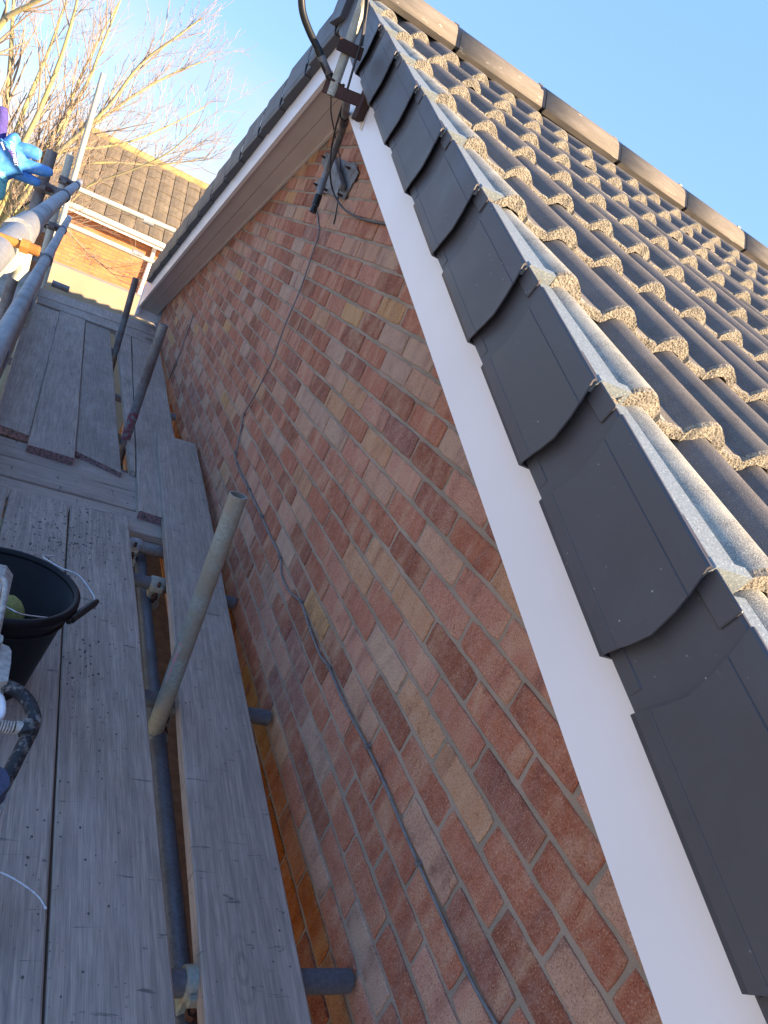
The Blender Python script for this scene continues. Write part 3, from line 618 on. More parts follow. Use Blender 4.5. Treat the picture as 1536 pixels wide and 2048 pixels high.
# loose board leaning by the wall
Lf, Lr = on(315, 866, 2, -.532), on(392, 888, 2, -.532); Ln, Lnr = on(412, 2048, 2, -.590), on(625, 2048, 2, -.590)
e1 = (Ln-Lf).normalized(); e2 = (Lnr-Lr).normalized()
board(Lf, Lr, Lnr+e2*.45, Ln+e1*.45, 'long dark grey loose scaffold board lying beside the brick wall, on top of others')
ZT = ZD-BT
def tboard(y0, y1, x0, x1, label, sk=0.02, z=ZT, grp='cross boards of the scaffold'):
    return board((x0, y0, z), (x0, y1, z), (x1, y1+sk, z), (x1, y0+sk, z), label, group=grp, band=False)
tboard(1.485, 1.695, -1.15, -.06, 'cross board under the far ends of the near deck boards')
tboard(1.715, 1.925, -1.15, -.06, 'middle cross board between the two runs of long boards')
tboard(1.935, 2.155, -1.15, -.06, 'cross board just under the pink-painted board ends')
fa = board(flat(58, 604, ZD-.012), flat(125, 608, ZD-.012), flat(58, 871, ZD-.012), flat(-12, 845, ZD-.012), 'left-hand far scaffold board beside the toe board, dull pink end')
fb = board(flat(124, 608), flat(172, 626), flat(150, 917), flat(56, 889), 'middle far scaffold board with bright pink painted end')
fc = board(flat(173, 627, ZD-.014), flat(219, 647, ZD-.014), flat(243, 946, ZD-.014), flat(151, 902, ZD-.014), 'far scaffold board with skewed pink end next to the gap')
fd = board(flat(232, 655), flat(262, 668), flat(272, 945, ZD-.01), flat(262, 940, ZD-.01), 'narrow far scaffold board just right of the long gap', band=False)
fe = board(flat(264, 668), flat(318, 690), xy(-.158, 1.62), flat(279, 1021), 'far scaffold board against the brick wall running under the loose board, pink end')
fy = fb.matrix_world.translation.y
ez = ZD+.004
def pxq(a, b, c, d, z): return [on(*p, 2, z) for p in (a, b, c, d)]
board(on(75, 573, 2, ez), on(330, 660, 2, ez), on(330, 678, 2, ez), on(75, 590, 2, ez), 'pale end cross board at the far end of the deck, farther of two', group='end boards of the scaffold', band=False)
board(on(75, 591, 2, ez), on(330, 679, 2, ez), on(330, 697, 2, ez), on(75, 604, 2, ez), 'pale end cross board at the far end of the deck, nearer of two', group='end boards of the scaffold', band=False)
m = MB(); c = on(300, 681, 2, ZD+.006); m.box((-.05, -.02, 0), (.05, .02, .03), bev=.003); o = m.build('timber_offcut', MAT['board']); o.location = c; tag(o, 'short dark timber offcut lying on the far boards', 'offcut')
# toe board standing on edge along the outside
ta, tb = Vector((-1.068, .2, ZD+.002)), Vector((-1.115, 6.5, ZD+.002))
m = MB(); bar(m, ta+Vector((0, 0, .11)), tb+Vector((0, 0, .11)), .036, .215); o = m.build('toe_board', MAT['board']); tag(o, 'toe board on edge along the outer side of the scaffold deck', 'board')
for yy in (1.5, 2.7, 4.4):
    t = (yy-.2)/6.3; c = ta.lerp(tb, t); m = MB(); m.tube([(c.x-.024, yy, c.z+.10), (c.x-.024, yy, c.z+.215), (c.x-.012, yy, c.z+.232), (c.x+.012, yy, c.z+.232), (c.x+.024, yy, c.z+.215), (c.x+.024, yy, c.z+.12)], .007, 8)
    o = m.build('toe_board_clip', MAT['galv'], o if False else None); tag(o, {1.5: 'bent steel toe board clip nearest the camera', 2.7: 'bent steel toe board clip by the middle upright', 4.4: 'bent steel toe board clip toward the far end'}[yy], 'clip', 'toe board clips')
# brown timber lower down in the gap
m = MB(); m.box((-.415, -2.2, -.92), (-.37, 3.2, -.74), bev=.003); o = m.build('timber_joist', MAT['old_timber']); tag(o, 'brown timber seen edge-on down in the gap between boards', 'timber')
m = MB(); m.box((-.30, -.6, -1.18), (-.04, 3.2, -1.14), bev=.003); o = m.build('lower_board', MAT['old_timber']); tag(o, 'brown board on a lower lift seen through the gap by the wall', 'board')

# ------------------------------------------------------------------ scaffold: tubes
RT = .02415
def ptube(name, p0, p1, mat, label, group=None, seg=24):
    o = empty(name, p0, label, 'scaffold tube', group); m = MB(); m.tube([p0, p1], RT, seg, hollow=.004); t = wpart(m, 'tube', mat, o); return o
def coupler(root, c, ax1, ax2, off, mat=None, bolt='rust'):
    """right-angle coupler: two sleeves, a body between them and a bolt"""
    c = Vector(c); a1 = Vector(ax1).normalized(); a2 = Vector(ax2).normalized(); off = Vector(off); m = MB()
    m.tube([c-a1*.027, c-a1*.024, c+a1*.024, c+a1*.027], [.029, .0315, .0315, .029], 18); c2 = c+off
    m.tube([c2-a2*.027, c2-a2*.024, c2+a2*.024, c2+a2*.027], [.029, .0315, .0315, .029], 18)
    sd = off.normalized().cross(a1); mid = c+off*.5; bar(m, mid-a1*.024, mid+a1*.024, .05, off.length*.8, off.normalized(), bev=.003)
    e = c+sd*.036-a1*0; m.box(tuple(Vector((-.02, -.012, -.006))), (.02, .012, .006), bev=.002, T=Matrix.Translation(e) @ sd.to_track_quat('Z', 'Y').to_matrix().to_4x4())
    o = wpart(m, 'coupler', mat or MAT['galv_dark'], root)
    b = MB(); n1 = e-off.normalized()*.03; n2 = e+off.normalized()*.055; b.tube([n1, n2], .006, 10); b.tube([n2-off.normalized()*.028, n2-off.normalized()*.014], .0125, 6, smooth=False)
    bo = b.build('bolt', MAT[bolt], o); return o
XUP = Vector((0, 0, 1)); AX = Vector((1, 0, 0)); AY = Vector((0, 1, 0))
# inner uprights standing in the gap
b0 = on(318, 1437, 2, -.64); t0 = on(477, 990, 1, b0.y)
ax = (t0-b0).normalized(); u1 = ptube('scaffold_upright', b0-ax*2.05, t0, MAT['galv_green'], 'greenish open-topped upright in the gap, nearest the camera, pink paint smear', 'inner uprights')
b2_ = on(247, 890, 2, -.62); t2 = on(328, 649, 1, b2_.y); ax2 = (t2-b2_).normalized()
ptube('scaffold_upright', b2_-ax2*2.05, t2, MAT['galv_dark'], 'dull grey upright in the gap with red paint at its foot, second from the camera', 'inner uprights')
m = MB(); m.tube([b2_+ax2*.03, b2_+ax2*.2], RT+.0006, 24, cap=False); k = NT('red_paint', .8); f = k.noise(k.pos(), 40, 4); k.col(k.mix(k.rng(f, .45, .55), (.22, .21, .21), (.26, .07, .09))); MAT['red_paint'] = k.m
o = m.build('paint_mark', MAT['red_paint'], bpy.data.objects['scaffold_upright.001']); o.location = -bpy.data.objects['scaffold_upright.001'].location
k = NT('pink_paint', .8); f = k.noise(k.pos(), 70, 4); k.col(k.mix(k.rng(f, .42, .55), (.33, .35, .32), (.55, .26, .27))); MAT['pink_paint'] = k.m
m = MB(); tc_ = (Vector(CP.tolist())-b0).normalized(); e1_ = (tc_-ax*tc_.dot(ax)).normalized(); e2_ = ax.cross(e1_); v = []; rr_ = random.Random(3)
for i in range(13):
    t = .13+.011*i; mid_ = -.75+.02*i; wd = .16+.12*rr_.random()
    for j in (-1, 0, 1): a = mid_+wd*j; v.append(b0+ax*t+(e1_*math.cos(a)+e2_*math.sin(a))*(RT+.0006))
m.add(v, [(i*3+j, i*3+j+1, i*3+j+4, i*3+j+3) for i in range(12) for j in range(2)]); o = m.build('paint_mark', MAT['pink_paint'], u1); o.location = -u1.location
b3 = on(229, 712, 2, -.62); t3 = on(272, 556, 1, b3.y); ax3 = (t3-b3).normalized()
ptube('scaffold_upright', b3-ax3*2.05, t3, MAT['galv_dark'], 'thin-looking grey upright at the far end of the gap under the roof corner', 'inner uprights')
# ledger and transoms under the boards
zl = -.70; lx0, lx1 = on(372, 2048, 2, zl).x, on(296, 1120, 2, zl).x
led = ptube('ledger_tube', Vector((lx0-.004, -2.3, zl)), Vector((lx1-.03, 6.6, zl)), MAT['galv_navy'], 'long blue-grey ledger tube running under the boards along the gap')
zt = ZT-RT-.001
for i, (px, py, lab) in enumerate(((697, 1962, 'transom tube end poking out toward the wall, nearest the camera'), (536, 1436, 'second transom tube end poking out toward the wall'), (468, 1206, 'third transom tube end, just short of the brick wall'))):
    e_ = on(px, py, 2, zt); t = ptube('transom_tube', Vector((-1.25, e_.y, zt)), Vector((e_.x, e_.y, zt)), MAT['galv_navy'], lab, 'transom tubes')
    lx = lx0+(lx1-lx0)*(e_.y+.6)/2.0-.004
    coupler(t, (lx, e_.y, zt), AX, AY, (0, 0, zl-zt), MAT['galv_green'])
    if i == 1: coupler(u1, b0+ax*(-.07), ax, AY, (.0, .055, .0), MAT['galv_green'])
for yy, lab in ((1.42, 'transom tube with a wide sleeve just before the cross boards'), (2.3, 'transom tube carrying the near ends of the far boards'), (3.6, 'transom tube under the middle of the far boards'), (5.0, 'transom tube under the far end of the far boards')):
    t = ptube('transom_tube', Vector((-1.25, yy, zt-(BT if yy == 2.3 else 0))), Vector((-.03, yy, zt-(BT if yy == 2.3 else 0))), MAT['galv_dark'], lab, 'transom tubes')
    if yy < 2: coupler(t, (-.395, yy, zt), AX, AY, (0, 0, zl-zt), MAT['galv'])
# outer standards, guard rails
xA = on(105, 301, 1, 2.6); A0 = on(40, 512, 1, 2.6); axA = (xA-A0).normalized()
sA = ptube('scaffold_standard', xA-axA*3.4, xA, MAT['galv_dark'], 'dark outer standard just right of the blue glove', 'outer standards')
xB = on(141, 310, 1, 4.5); B0 = on(117, 400, 1, 4.5); axB = (xB-B0).normalized()
sB = ptube('scaffold_standard', xB-axB*3.4, xB, MAT['galv_pale'], 'pale outer standard with sunlit top, right of the dark one', 'outer standards')
xC = on(207, 147, 1, 6.6); C0 = on(147, 358, 1, 6.6); axC = (xC-C0).normalized()
sC = ptube('scaffold_standard', xC-axC*4.0, xC, MAT['galv_pale'], 'tall slender sunlit standard at the far scaffold corner against the tree', 'outer standards')
# rails
r1a = on(22, 488, 1, .42); r1b = on(158, 362, 1, 6.7)
r1m = on(88, 424, 1, 1.3)
RA = on(58, 444, 1, .95); 
rail1 = ptube('guard_rail', on(24, 478, 1, .25)-(on(160, 364, 1, 5.9)-on(24, 478, 1, .25)).normalized()*1.3, on(160, 364, 1, 5.9), MAT['galv_blue'], 'top guard rail tube along the outer side with a sleeve joint', 'long guard rails')
P0 = on(24, 478, 1, .25); dR = (on(160, 364, 1, 5.9)-P0).normalized()
m = MB(); m.tube([P0+dR*.12, P0+dR*.13, P0+dR*.44, P0+dR*.45], [.0275, .030, .030, .027], 24); m.tube([P0+dR*.115, P0+dR*.16], .0325, 24); wpart(m, 'sleeve', MAT['galv_blue'], rail1)
# big near coupler with orange rusty bolt, holding a tube end that faces the camera
near_t = ptube('guard_rail', on(-8, 520, 1, .02)+Vector((-.02, -1.6, .0)), on(6, 505, 1, .1), MAT['galv_pale'], 'pale tube end at the left edge held by the rusty-bolted coupler')
nc = on(6, 505, 1, .1)
m = MB(); m.tube([nc+Vector((0, -.03, 0)), nc+Vector((0, .008, 0))], .032, 24); m.tube([nc+Vector((.030, -.012, -.034)), nc+Vector((.036, -.012, -.01)), nc+Vector((.034, -.012, .014)), nc+Vector((.018, -.012, .034))], [.006, .011, .012, .006], 10); cpl = wpart(m, 'coupler', MAT['galv_pale'], near_t)
m = MB(); ba, bb = on(-6, 472, 1, .03), on(80, 504, 1, .03); bd = (bb-ba).normalized()
m.tube([ba, bb], .0075, 12)
for t in range(16): c = ba+bd*((bb-ba).length*(.60+.024*t)); m.tube([c-bd*.0012, c+bd*.0012], .0095, 12)
m.tube([ba+bd*.036, ba+bd*.050], .0125, 6, smooth=False)
bo = m.build('bolt', MAT['rust_orange'], cpl)
r2a, r2b = on(-6, 694, 1, .62), on(138, 436, 1, 5.9)
rail2 = ptube('guard_rail', r2a-(r2b-r2a).normalized()*.9, r2b, MAT['galv_blue'], 'middle guard rail tube below the top rail', 'long guard rails')
def near_on(a, b, y): t = (y-a.y)/(b.y-a.y); return a.lerp(b, t)
for (st, q, ax_) in ((sA, 2.6, axA), (sB, 4.5, axB)):
    top = xA if st is sA else xB
    for (ra, rb) in ((P0, on(160, 364, 1, 5.9)), (r2a, r2b)):
        c = near_on(ra, rb, q); w_ = top+ax_*((c.z-top.z)/ax_.z); coupler(st, w_, ax_, AY, c-w_, MAT['galv_dark'])
e1_, e2_ = on(148, 374, 1, 6.75), on(350, 462, 1, 6.75); e3_, e4_ = on(133, 448, 1, 6.75), on(345, 541, 1, 6.75)
ra_ = ptube('end_rail', e1_, e2_, MAT['galv_pale'], 'upper pale rail crossing the far end of the scaffold', 'end rails')
rb_ = ptube('end_rail', e3_, e4_, MAT['galv_pale'], 'lower pale rail crossing the far end of the scaffold', 'end rails')
for rt_, (px, py) in ((ra_, (297, 444)), (rb_, (276, 508))):
    c = on(px, py, 1, 6.75); d = (e2_-e1_).normalized(); m = MB(); m.tube([c-d*.05, c+d*.05], .029, 16); wpart(m, 'sleeve', MAT['galv'], rt_)
m = MB(); c = on(104, 566, 2, -.55); m.tube([c, c+Vector((.16, 0, 0))], .032, 18); o = m.build('tube_sleeve', MAT['galv_dark']); tag(o, 'short grey sleeve on a tube end at the far left corner of the deck', 'sleeve')

# ------------------------------------------------------------------ bucket with sponge
bc = Vector((-.848, .308, ZD+.001)); bk = empty('bucket', bc, 'black plastic builder\'s bucket with wire handle standing on the deck', 'bucket')
m = MB(); m.lathe([(0, .004), (.112, .004), (.116, 0), (.119, .004), (.160, .255), (.160, .258), (.157, .258), (.116, .010), (0, .010)], 48); m.build('body', MAT['bucket'], bk)
m = MB(); m.lathe([(.156, .262), (.158, .270), (.166, .272), (.172, .268), (.173, .255), (.170, .246), (.166, .247), (.166, .255), (.158, .256), (.156, .262)], 56); m.lathe([(.154, .215), (.1575, .214), (.1565, .208), (.153, .208)], 48); m.build('rim', MAT['bucket'], bk)
h1 = on(88, 1116, 2, ZD+.262)-bc; h2 = on(-8, 1222, 2, ZD+.262)-bc
mid = on(190, 1205, 2, ZD+.262)-bc; mid2 = on(140, 1240, 2, ZD+.262)-bc
hh = [h1, on(120, 1135, 2, ZD+.27)-bc, on(156, 1150, 2, ZD+.265)-bc, on(180, 1180, 2, ZD+.26)-bc, on(187, 1203, 2, ZD+.255)-bc]
hh2 = [on(144, 1237, 2, ZD+.25)-bc, on(128, 1238, 2, ZD+.25)-bc, on(90, 1235, 2, ZD+.252)-bc, on(46, 1229, 2, ZD+.258)-bc, on(20, 1218, 2, ZD+.265)-bc, on(-25, 1195, 2, ZD+.268)-bc]
m = MB(); m.tube(catmull(hh+hh2, 5), .0019, 8); m.tube([h1, on(85, 1111, 2, ZD+.262)-bc, on(110, 1113, 2, ZD+.262)-bc], .0019, 8); m.build('wire_handle', MAT['wire'], bk)
g0, g1 = on(189, 1206, 2, ZD+.255)-bc, on(142, 1240, 2, ZD+.25)-bc; m = MB(); m.tube([g0, g1], .0095, 16, hollow=.003); m.build('grip', MAT['black_plastic'], bk)
sp_ = on(22, 1225, 2, ZD+.10)
bm = bmesh.new(); bmesh.ops.create_icosphere(bm, subdivisions=3, radius=1)
for q in bm.verts: q.co = Vector((q.co.x*.045, q.co.y*.035, q.co.z*.06))*(1+.05*math.sin(q.co.x*5+q.co.y*7))
me = bpy.data.meshes.new('sponge'); bm.to_mesh(me); bm.free(); me.materials.append(MAT['sponge']); me.polygons.foreach_set('use_smooth', [True]*len(me.polygons))
o = obj('sponge', me); o.location = on(18, 1216, 1, .36)+Vector((0, .03, -.045)); tag(o, 'yellow sponge lying inside the black bucket', 'sponge')

# ------------------------------------------------------------------ dusty power tool at the left edge
zs = -.27
tb_ = on(-10, 1470, 2, ZD); tool = empty('power_tool', tb_, 'dusty hand power tool with black tubular handle and coil spring, cut by the left edge', 'power tool')
hp2 = [on(-40, 1350, 2, zs+.02), on(-5, 1366, 2, zs+.015), on(28, 1378, 2, zs+.01), on(55, 1402, 2, zs), on(68, 1434, 2, zs), on(66, 1452, 2, zs-.005), on(52, 1482, 2, zs-.015), on(36, 1512, 2, zs-.03), on(20, 1545, 2, zs-.045), on(0, 1580, 2, zs-.06)]
m = MB(); m.tube(catmull(hp2, 6), .0125, 18); wpart(m, 'handle', MAT['dusty_black'], tool)
m = MB(); a, b = on(58, 1446, 2, zs+.004), on(55, 1470, 2, zs-.004); m.tube([a, b], .0155, 18); wpart(m, 'handle_collar', MAT['dusty_black'], tool)
m = MB(); s0, s1 = on(-30, 1450, 2, zs), on(30, 1455, 2, zs); dd = (s1-s0); ee = dd.normalized(); u_ = ee.cross(XUP).normalized(); w_ = u_.cross(ee); coil = []
for t in range(150): a = t*.42; coil.append(s0+dd*(t/149)+(u_*math.cos(a)+w_*math.sin(a))*.0095)
m.tube(coil, .0017, 6); wpart(m, 'spring', MAT['alu'], tool)
m = MB(); m.tube([s1, s1+ee*.012], .0115, 14); wpart(m, 'spring_seat', MAT['alu'], tool)
m = MB()
def slab(m, pxs, z, th):
    P = [on(x, y, 2, z) for x, y in pxs]; n = len(P); v = [tuple(p) for p in P]+[(p.x, p.y, p.z-th) for p in P]
    m.add(v, [tuple(range(n)), tuple(range(2*n-1, n-1, -1))]+[((i+1) % n, i, n+i, n+(i+1) % n) for i in range(n)])
slab(m, [(-60, 1286), (4, 1287), (18, 1293), (23, 1302), (22, 1325), (16, 1362), (-60, 1368)], zs+.03, .05)
slab(m, [(-60, 1262), (-2, 1266), (7, 1272), (6, 1282), (-4, 1290), (-60, 1290)], zs+.055, .03); bo_ = wpart(m, 'casting', MAT['alu'], tool)
m = MB(); m.tube(catmull([on(-14, 1262, 2, zs+.07), on(-1, 1240, 2, zs+.075), on(8, 1200, 2, zs+.085), on(11, 1168, 2, zs+.09), on(4, 1158, 2, zs+.09), on(-12, 1156, 2, zs+.09)], 5), .006, 10); wpart(m, 'trigger_guard', MAT['alu'], tool)
m = MB(); m.tube(catmull([on(-40, 1384, 2, zs), on(-4, 1390, 2, zs), on(5, 1410, 2, zs), on(2, 1432, 2, zs), on(-15, 1445, 2, zs)], 5), .006, 10); wpart(m, 'white_hose', MAT['upvc'], tool)
m = MB(); slab(m, [(-60, 1528), (-4, 1530), (12, 1540), (20, 1556), (19, 1572), (0, 1592), (-60, 1606)], zs-.03, .12); wpart(m, 'engine_cover', MAT['saw_blue'], tool)
m = MB(); slab(m, [(-60, 1590), (2, 1588), (20, 1566), (22, 1575), (10, 1610), (-5, 1640), (-60, 1650)], zs-.06, .24); wpart(m, 'base', MAT['alu'], tool)
m = MB(); m.box((tb_.x-.45, tb_.y-.05, ZD+.001), (tb_.x-.06, tb_.y+.25, zs+.0), bev=.02); wpart(m, 'body', MAT['alu'], tool)

# ------------------------------------------------------------------ glove on the guard rail
gy = 1.0
def gp(x, y, d=0.0): return on(x, y, 1, gy+d)
glove = empty('work_glove', gp(-10, 330), 'blue rubber-coated work glove with purple lining and printed lettering, fingers pointing right', 'glove')
def skin_mesh(verts, edges, radii):
    me = bpy.data.meshes.new('glove_hand'); me.from_pydata([tuple(v) for v in verts], edges, []); o = bpy.data.objects.new('tmp', me); COL.objects.link(o)
    md = o.modifiers.new('s', 'SKIN'); sv = me.skin_vertices[0].data
    for i, r in enumerate(radii): sv[i].radius = r if isinstance(r, tuple) else (r, r); sv[i].use_root = (i == 0)
    md.use_smooth_shade = True; o.modifiers.new('u', 'SUBSURF').levels = 2
    dg = bpy.context.evaluated_depsgraph_get(); m2 = bpy.data.meshes.new_from_object(o.evaluated_get(dg)); bpy.data.objects.remove(o); return m2
vx = [gp(2, 322), gp(18, 316), gp(30, 312), gp(40, 298), gp(60, 302, -.01), gp(74, 308, -.012), gp(84, 313, -.012),
      gp(45, 328), gp(70, 336, -.01), gp(92, 343, -.012), gp(108, 346, -.012), gp(34, 345), gp(52, 355, -.008), gp(70, 363, -.01), gp(82, 367, -.01),
      gp(20, 290), gp(28, 274, .0), gp(22, 266), gp(-14, 330), gp(-30, 345)]
ed = [(0, 1), (1, 2), (2, 3), (3, 4), (4, 5), (5, 6), (2, 7), (7, 8), (8, 9), (9, 10), (1, 11), (11, 12), (12, 13), (13, 14), (1, 15), (15, 16), (16, 17), (0, 18), (18, 19)]
rd_ = [.05, .046, .036, .024, .020, .018, .014, .024, .018, .016, .011, .022, .016, .014, .010, .028, .020, .014, .05, .045]
rd_ = [r*1.0 for r in rd_]
gm = skin_mesh(vx, ed, rd_); gm.materials.append(MAT['glove_blue']); gm.materials.append(MAT['glove_purple']); gm.materials.append(MAT['glove_knit'])
tips = [gp(89, 316), gp(116, 348)]
for p in gm.polygons:
    p.use_smooth = True; p.material_index = 0
    if any((p.center-t).length < .016 for t in tips) or (p.normal.y > .55 and p.center.z > gp(0, 330).z-.03): p.material_index = 1
o = obj('hand', gm, glove); o.location = -glove.location
th_v = [gp(-12, 300, .03), gp(0, 262, .03), gp(5, 236, .03), gp(6, 212, .03)]
tm = skin_mesh(th_v, [(0, 1), (1, 2), (2, 3)], [.026, .018, .016, .012]); tm.materials.append(MAT['glove_purple']); tm.polygons.foreach_set('use_smooth', [True]*len(tm.polygons)); o = obj('thumb', tm, glove); o.location = -glove.location
cv = [gp(-6, 330, -.02), gp(-8, 352, -.02), gp(-14, 378, -.02), gp(-20, 400, -.02)]
tm = skin_mesh(cv, [(0, 1), (1, 2), (2, 3)], [.03, .032, .034, .032]); tm.materials.append(MAT['glove_knit']); tm.polygons.foreach_set('use_smooth', [True]*len(tm.polygons)); o = obj('cuff', tm, glove); o.location = -glove.location
gs = ptube('scaffold_standard', Vector((gp(-34, 345).x-.02, gy+.01, GZ)), gp(-34, 345)+Vector((-.02, .01, 0)), MAT['galv_dark'], 'outer standard carrying the blue glove, cut off by the left edge', 'outer standards')
def text(body, p0, p1, size, mat, parent, lift=-.075):
    cu = bpy.data.curves.new('lettering', 'FONT'); cu.body = body; cu.size = size; cu.extrude = .0004; o = bpy.data.objects.new('t', cu); COL.objects.link(o)
    dg = bpy.context.evaluated_depsgraph_get(); me = bpy.data.meshes.new_from_object(o.evaluated_get(dg)); bpy.data.objects.remove(o); me.materials.append(mat)
    a, b = Vector(p0), Vector(p1); x = (b-a).normalized(); nrm = (Vector(CP.tolist())-a).normalized(); y = nrm.cross(x).normalized(); z = x.cross(y)
    w = max(v.co.x for v in me.vertices); sc = (b-a).length/w
    T = Matrix.Identity(4)
    for i in range(3): T[i][0] = x[i]*sc; T[i][1] = y[i]*sc; T[i][2] = z[i]; T[i][3] = a[i]
    o = obj('lettering', me, parent); o.matrix_basis = Matrix.Translation(-parent.location) @ T; return o
text('PORTWEST', gp(19, 283, -.050), gp(30, 332, -.050), .012, MAT['print_white'], glove)
text('DERMI', gp(1, 284, -.052), gp(7, 300, -.052), .010, MAT['print_white'], glove)

# ------------------------------------------------------------------ debris, chalk, spoil on the boards
m = MB(); r = random.Random(5)
def crumb(c, s):
    h = s*r.uniform(.25, .6); a0 = r.uniform(0, 6.28); n = 5; v = [(c.x+s*math.cos(a0+6.283*k/n)*r.uniform(.6, 1.2), c.y+s*1.5*math.sin(a0+6.283*k/n)*r.uniform(.6, 1.2), c.z) for k in range(n)]+[(c.x, c.y, c.z+h)]
    m.add(v, [(k, (k+1) % n, n) for k in range(n)])
for _ in range(900):
    px, py = r.gauss(120, 75), r.gauss(1075, 40)
    if not (5 < px < 262 and 1000 < py < 1180): continue
    p = on(px, py, 2, ZD+.0006)
    if p.x > -.42: continue
    crumb(p, .0012*(1+r.random()**4*3.2))
for _ in range(170):
    p = on(r.gauss(165, 35), r.gauss(1330, 70), 2, ZD+.0006)
    if p.x < -.43: crumb(p, .0012*(1+r.random()**4*2.5))
for _ in range(120):
    p = on(r.uniform(20, 330), r.uniform(1200, 2040), 2, ZD+.0006)
    if p.x < -.43: crumb(p, .001*(1+r.random()**4*2.5))
o = m.build('mortar_crumbs', MAT['dirt']); tag(o, 'scatter of dark mortar crumbs on the near deck boards', 'debris', kind='stuff')
def mark(px, label, w=.0022, z=ZD+.0008):
    P = catmull([on(x, y, 2, z) for x, y in px], 6); m = MB(); rr = random.Random(label); v = []; 
    for i, p in enumerate(P):
        t = (P[min(i+1, len(P)-1)]-P[max(i-1, 0)]).normalized(); s_ = Vector((-t.y, t.x, 0))*w*rr.uniform(.5, 1.2); v += [tuple(p+s_), tuple(p-s_)]
    m.add(v, [(2*i, 2*i+1, 2*i+3, 2*i+2) for i in range(len(P)-1)]); o = m.build('chalk_mark', MAT['chalk']); tag(o, label, 'chalk mark')
mark([(0, 1744), (25, 1756), (55, 1775), (78, 1795), (92, 1818)], 'curved white chalk arc on the lower left board')
mark([(98, 1990), (125, 1986), (152, 1981), (155, 1976)], 'short straight white mark near the bottom of the wide board', .0016)

# ------------------------------------------------------------------ beyond: garage wall, houses, tree
m = MB(); yb = 7.75; za = on(110, 527, 1, yb).z; zb2 = on(330, 612, 1, yb).z
gar = empty('rendered_wall', (0, yb, GZ), 'low beige rendered wall beyond the scaffold with the scalloped roof shadow across it', 'wall')
m.add([(x, y, z) for y in (yb, yb+.22) for x, z in ((-1.22, GZ), (4.5, GZ), (4.5, zb2+.05), (-1.22, za))], [(0, 1, 2, 3), (5, 4, 7, 6), (1, 5, 6, 2), (4, 0, 3, 7), (3, 2, 6, 7)]); o = m.build('wall_face', MAT['render_beige'], gar); o.location = -gar.location
# orange brick house
HYW = 16.0; pl, pr = on(138, 412, 1, HYW), on(322, 476, 1, HYW+.0)
ang = math.atan2(0, 1); dirx = Vector((1, .0, 0))
oh = empty('orange_brick_house', (-.4, HYW, GZ), 'sunlit orange brick house with brown tiled roof beyond the scaffold', 'house')
slopez = (pr.z-pl.z)/(pr.x-pl.x)
RZ = Matrix.Rotation(-math.radians(4.5), 4, 'Y')  # eaves seen slightly out of level
ox = pl.x; zE = pl.z-.03; WW = 8.0; xl = pl.x-.06
m = MB(); m.box((xl, HYW, GZ), (xl+WW, HYW+6, zE)); o = m.build('wall', MAT['far_brick'], oh); o.location = -oh.location
fas = MB(); fas.box((xl-.1, HYW-.32, zE-.02), (xl+WW, HYW-.28, zE+.15)); o = fas.build('fascia', MAT['far_white'], oh); o.location = -oh.location
gt = MB(); gt.tube([(xl-.12, HYW-.36, zE+.10), (xl+WW, HYW-.36, zE+.10)], .055, 12); o = gt.build('gutter', MAT['far_white'], oh); o.location = -oh.location
sf = MB(); sf.box((xl-.1, HYW-.28, zE-.02), (xl+WW, HYW, zE)); o = sf.build('soffit', MAT['far_white'], oh); o.location = -oh.location
for xx_ in (xl+.03, on(308, 500, 1, HYW).x): 
    m = MB(); m.tube([(xx_, HYW-.06, zE), (xx_, HYW-.06, GZ)], .045, 10); o = m.build('downpipe', MAT['far_white'], oh); o.location = -oh.location
rp = math.radians(32); rl = 2.75; rcl = on(180, 310, 1, HYW+2.2).z
m = MB(); e0 = Vector((xl-.2, HYW-.38, zE+.13)); dS = Vector((0, math.cos(rp), math.sin(rp))); nS = Vector((0, -math.sin(rp), math.cos(rp)))
a, b, c_, d = e0, e0+Vector((WW+.2, 0, 0)), e0+Vector((WW+.2, 0, 0))+dS*rl, e0+dS*rl
back = Vector((0, 2*math.cos(rp)*rl, 0))
m.add([a, b, c_, d, a+back, b+back, a-nS*.05, b-nS*.05], [(0, 1, 2, 3), (3, 2, 5, 4), (0, 3, 4), (1, 5, 2)]); orf = m.build('roof', MAT['far_tile'], oh); orf.location = -oh.location
t = MB(); t.add([(0, 0, 0), (.285, 0, 0), (.285, 0, .03), (.20, 0, .045), (.09, 0, .045), (0, 0, .03), (0, .40, .012), (.285, .40, .012), (.20, .40, .027), (.09, .40, .027)], [(0, 1, 2, 3, 4, 5), (5, 4, 9, 6), (4, 3, 8, 9), (3, 2, 7, 8)]); FT = t.data('roof_tile', [MAT['far_tile']])
FRm = Matrix.Identity(4)
for i in range(3): FRm[i][0] = (1, 0, 0)[i]; FRm[i][1] = dS[i]; FRm[i][2] = nS[i]; FRm[i][3] = e0[i]
for rr_ in range(8):
    for cc_ in range(14):
        r = random.Random(rr_*50+cc_); obj('roof_tile', FT, orf, FRm @ Matrix.Translation((.02+cc_*.30, rr_*.345, r.uniform(0, .012))) @ Matrix.Rotation(r.uniform(-.012, .012), 4, 'Z'))
m = MB()
m.tube([(d.x-.05, d.y, d.z+.0), (c_.x, c_.y, c_.z+.0)], .11, 12); o = m.build('ridge', MAT['far_ridge'], orf)
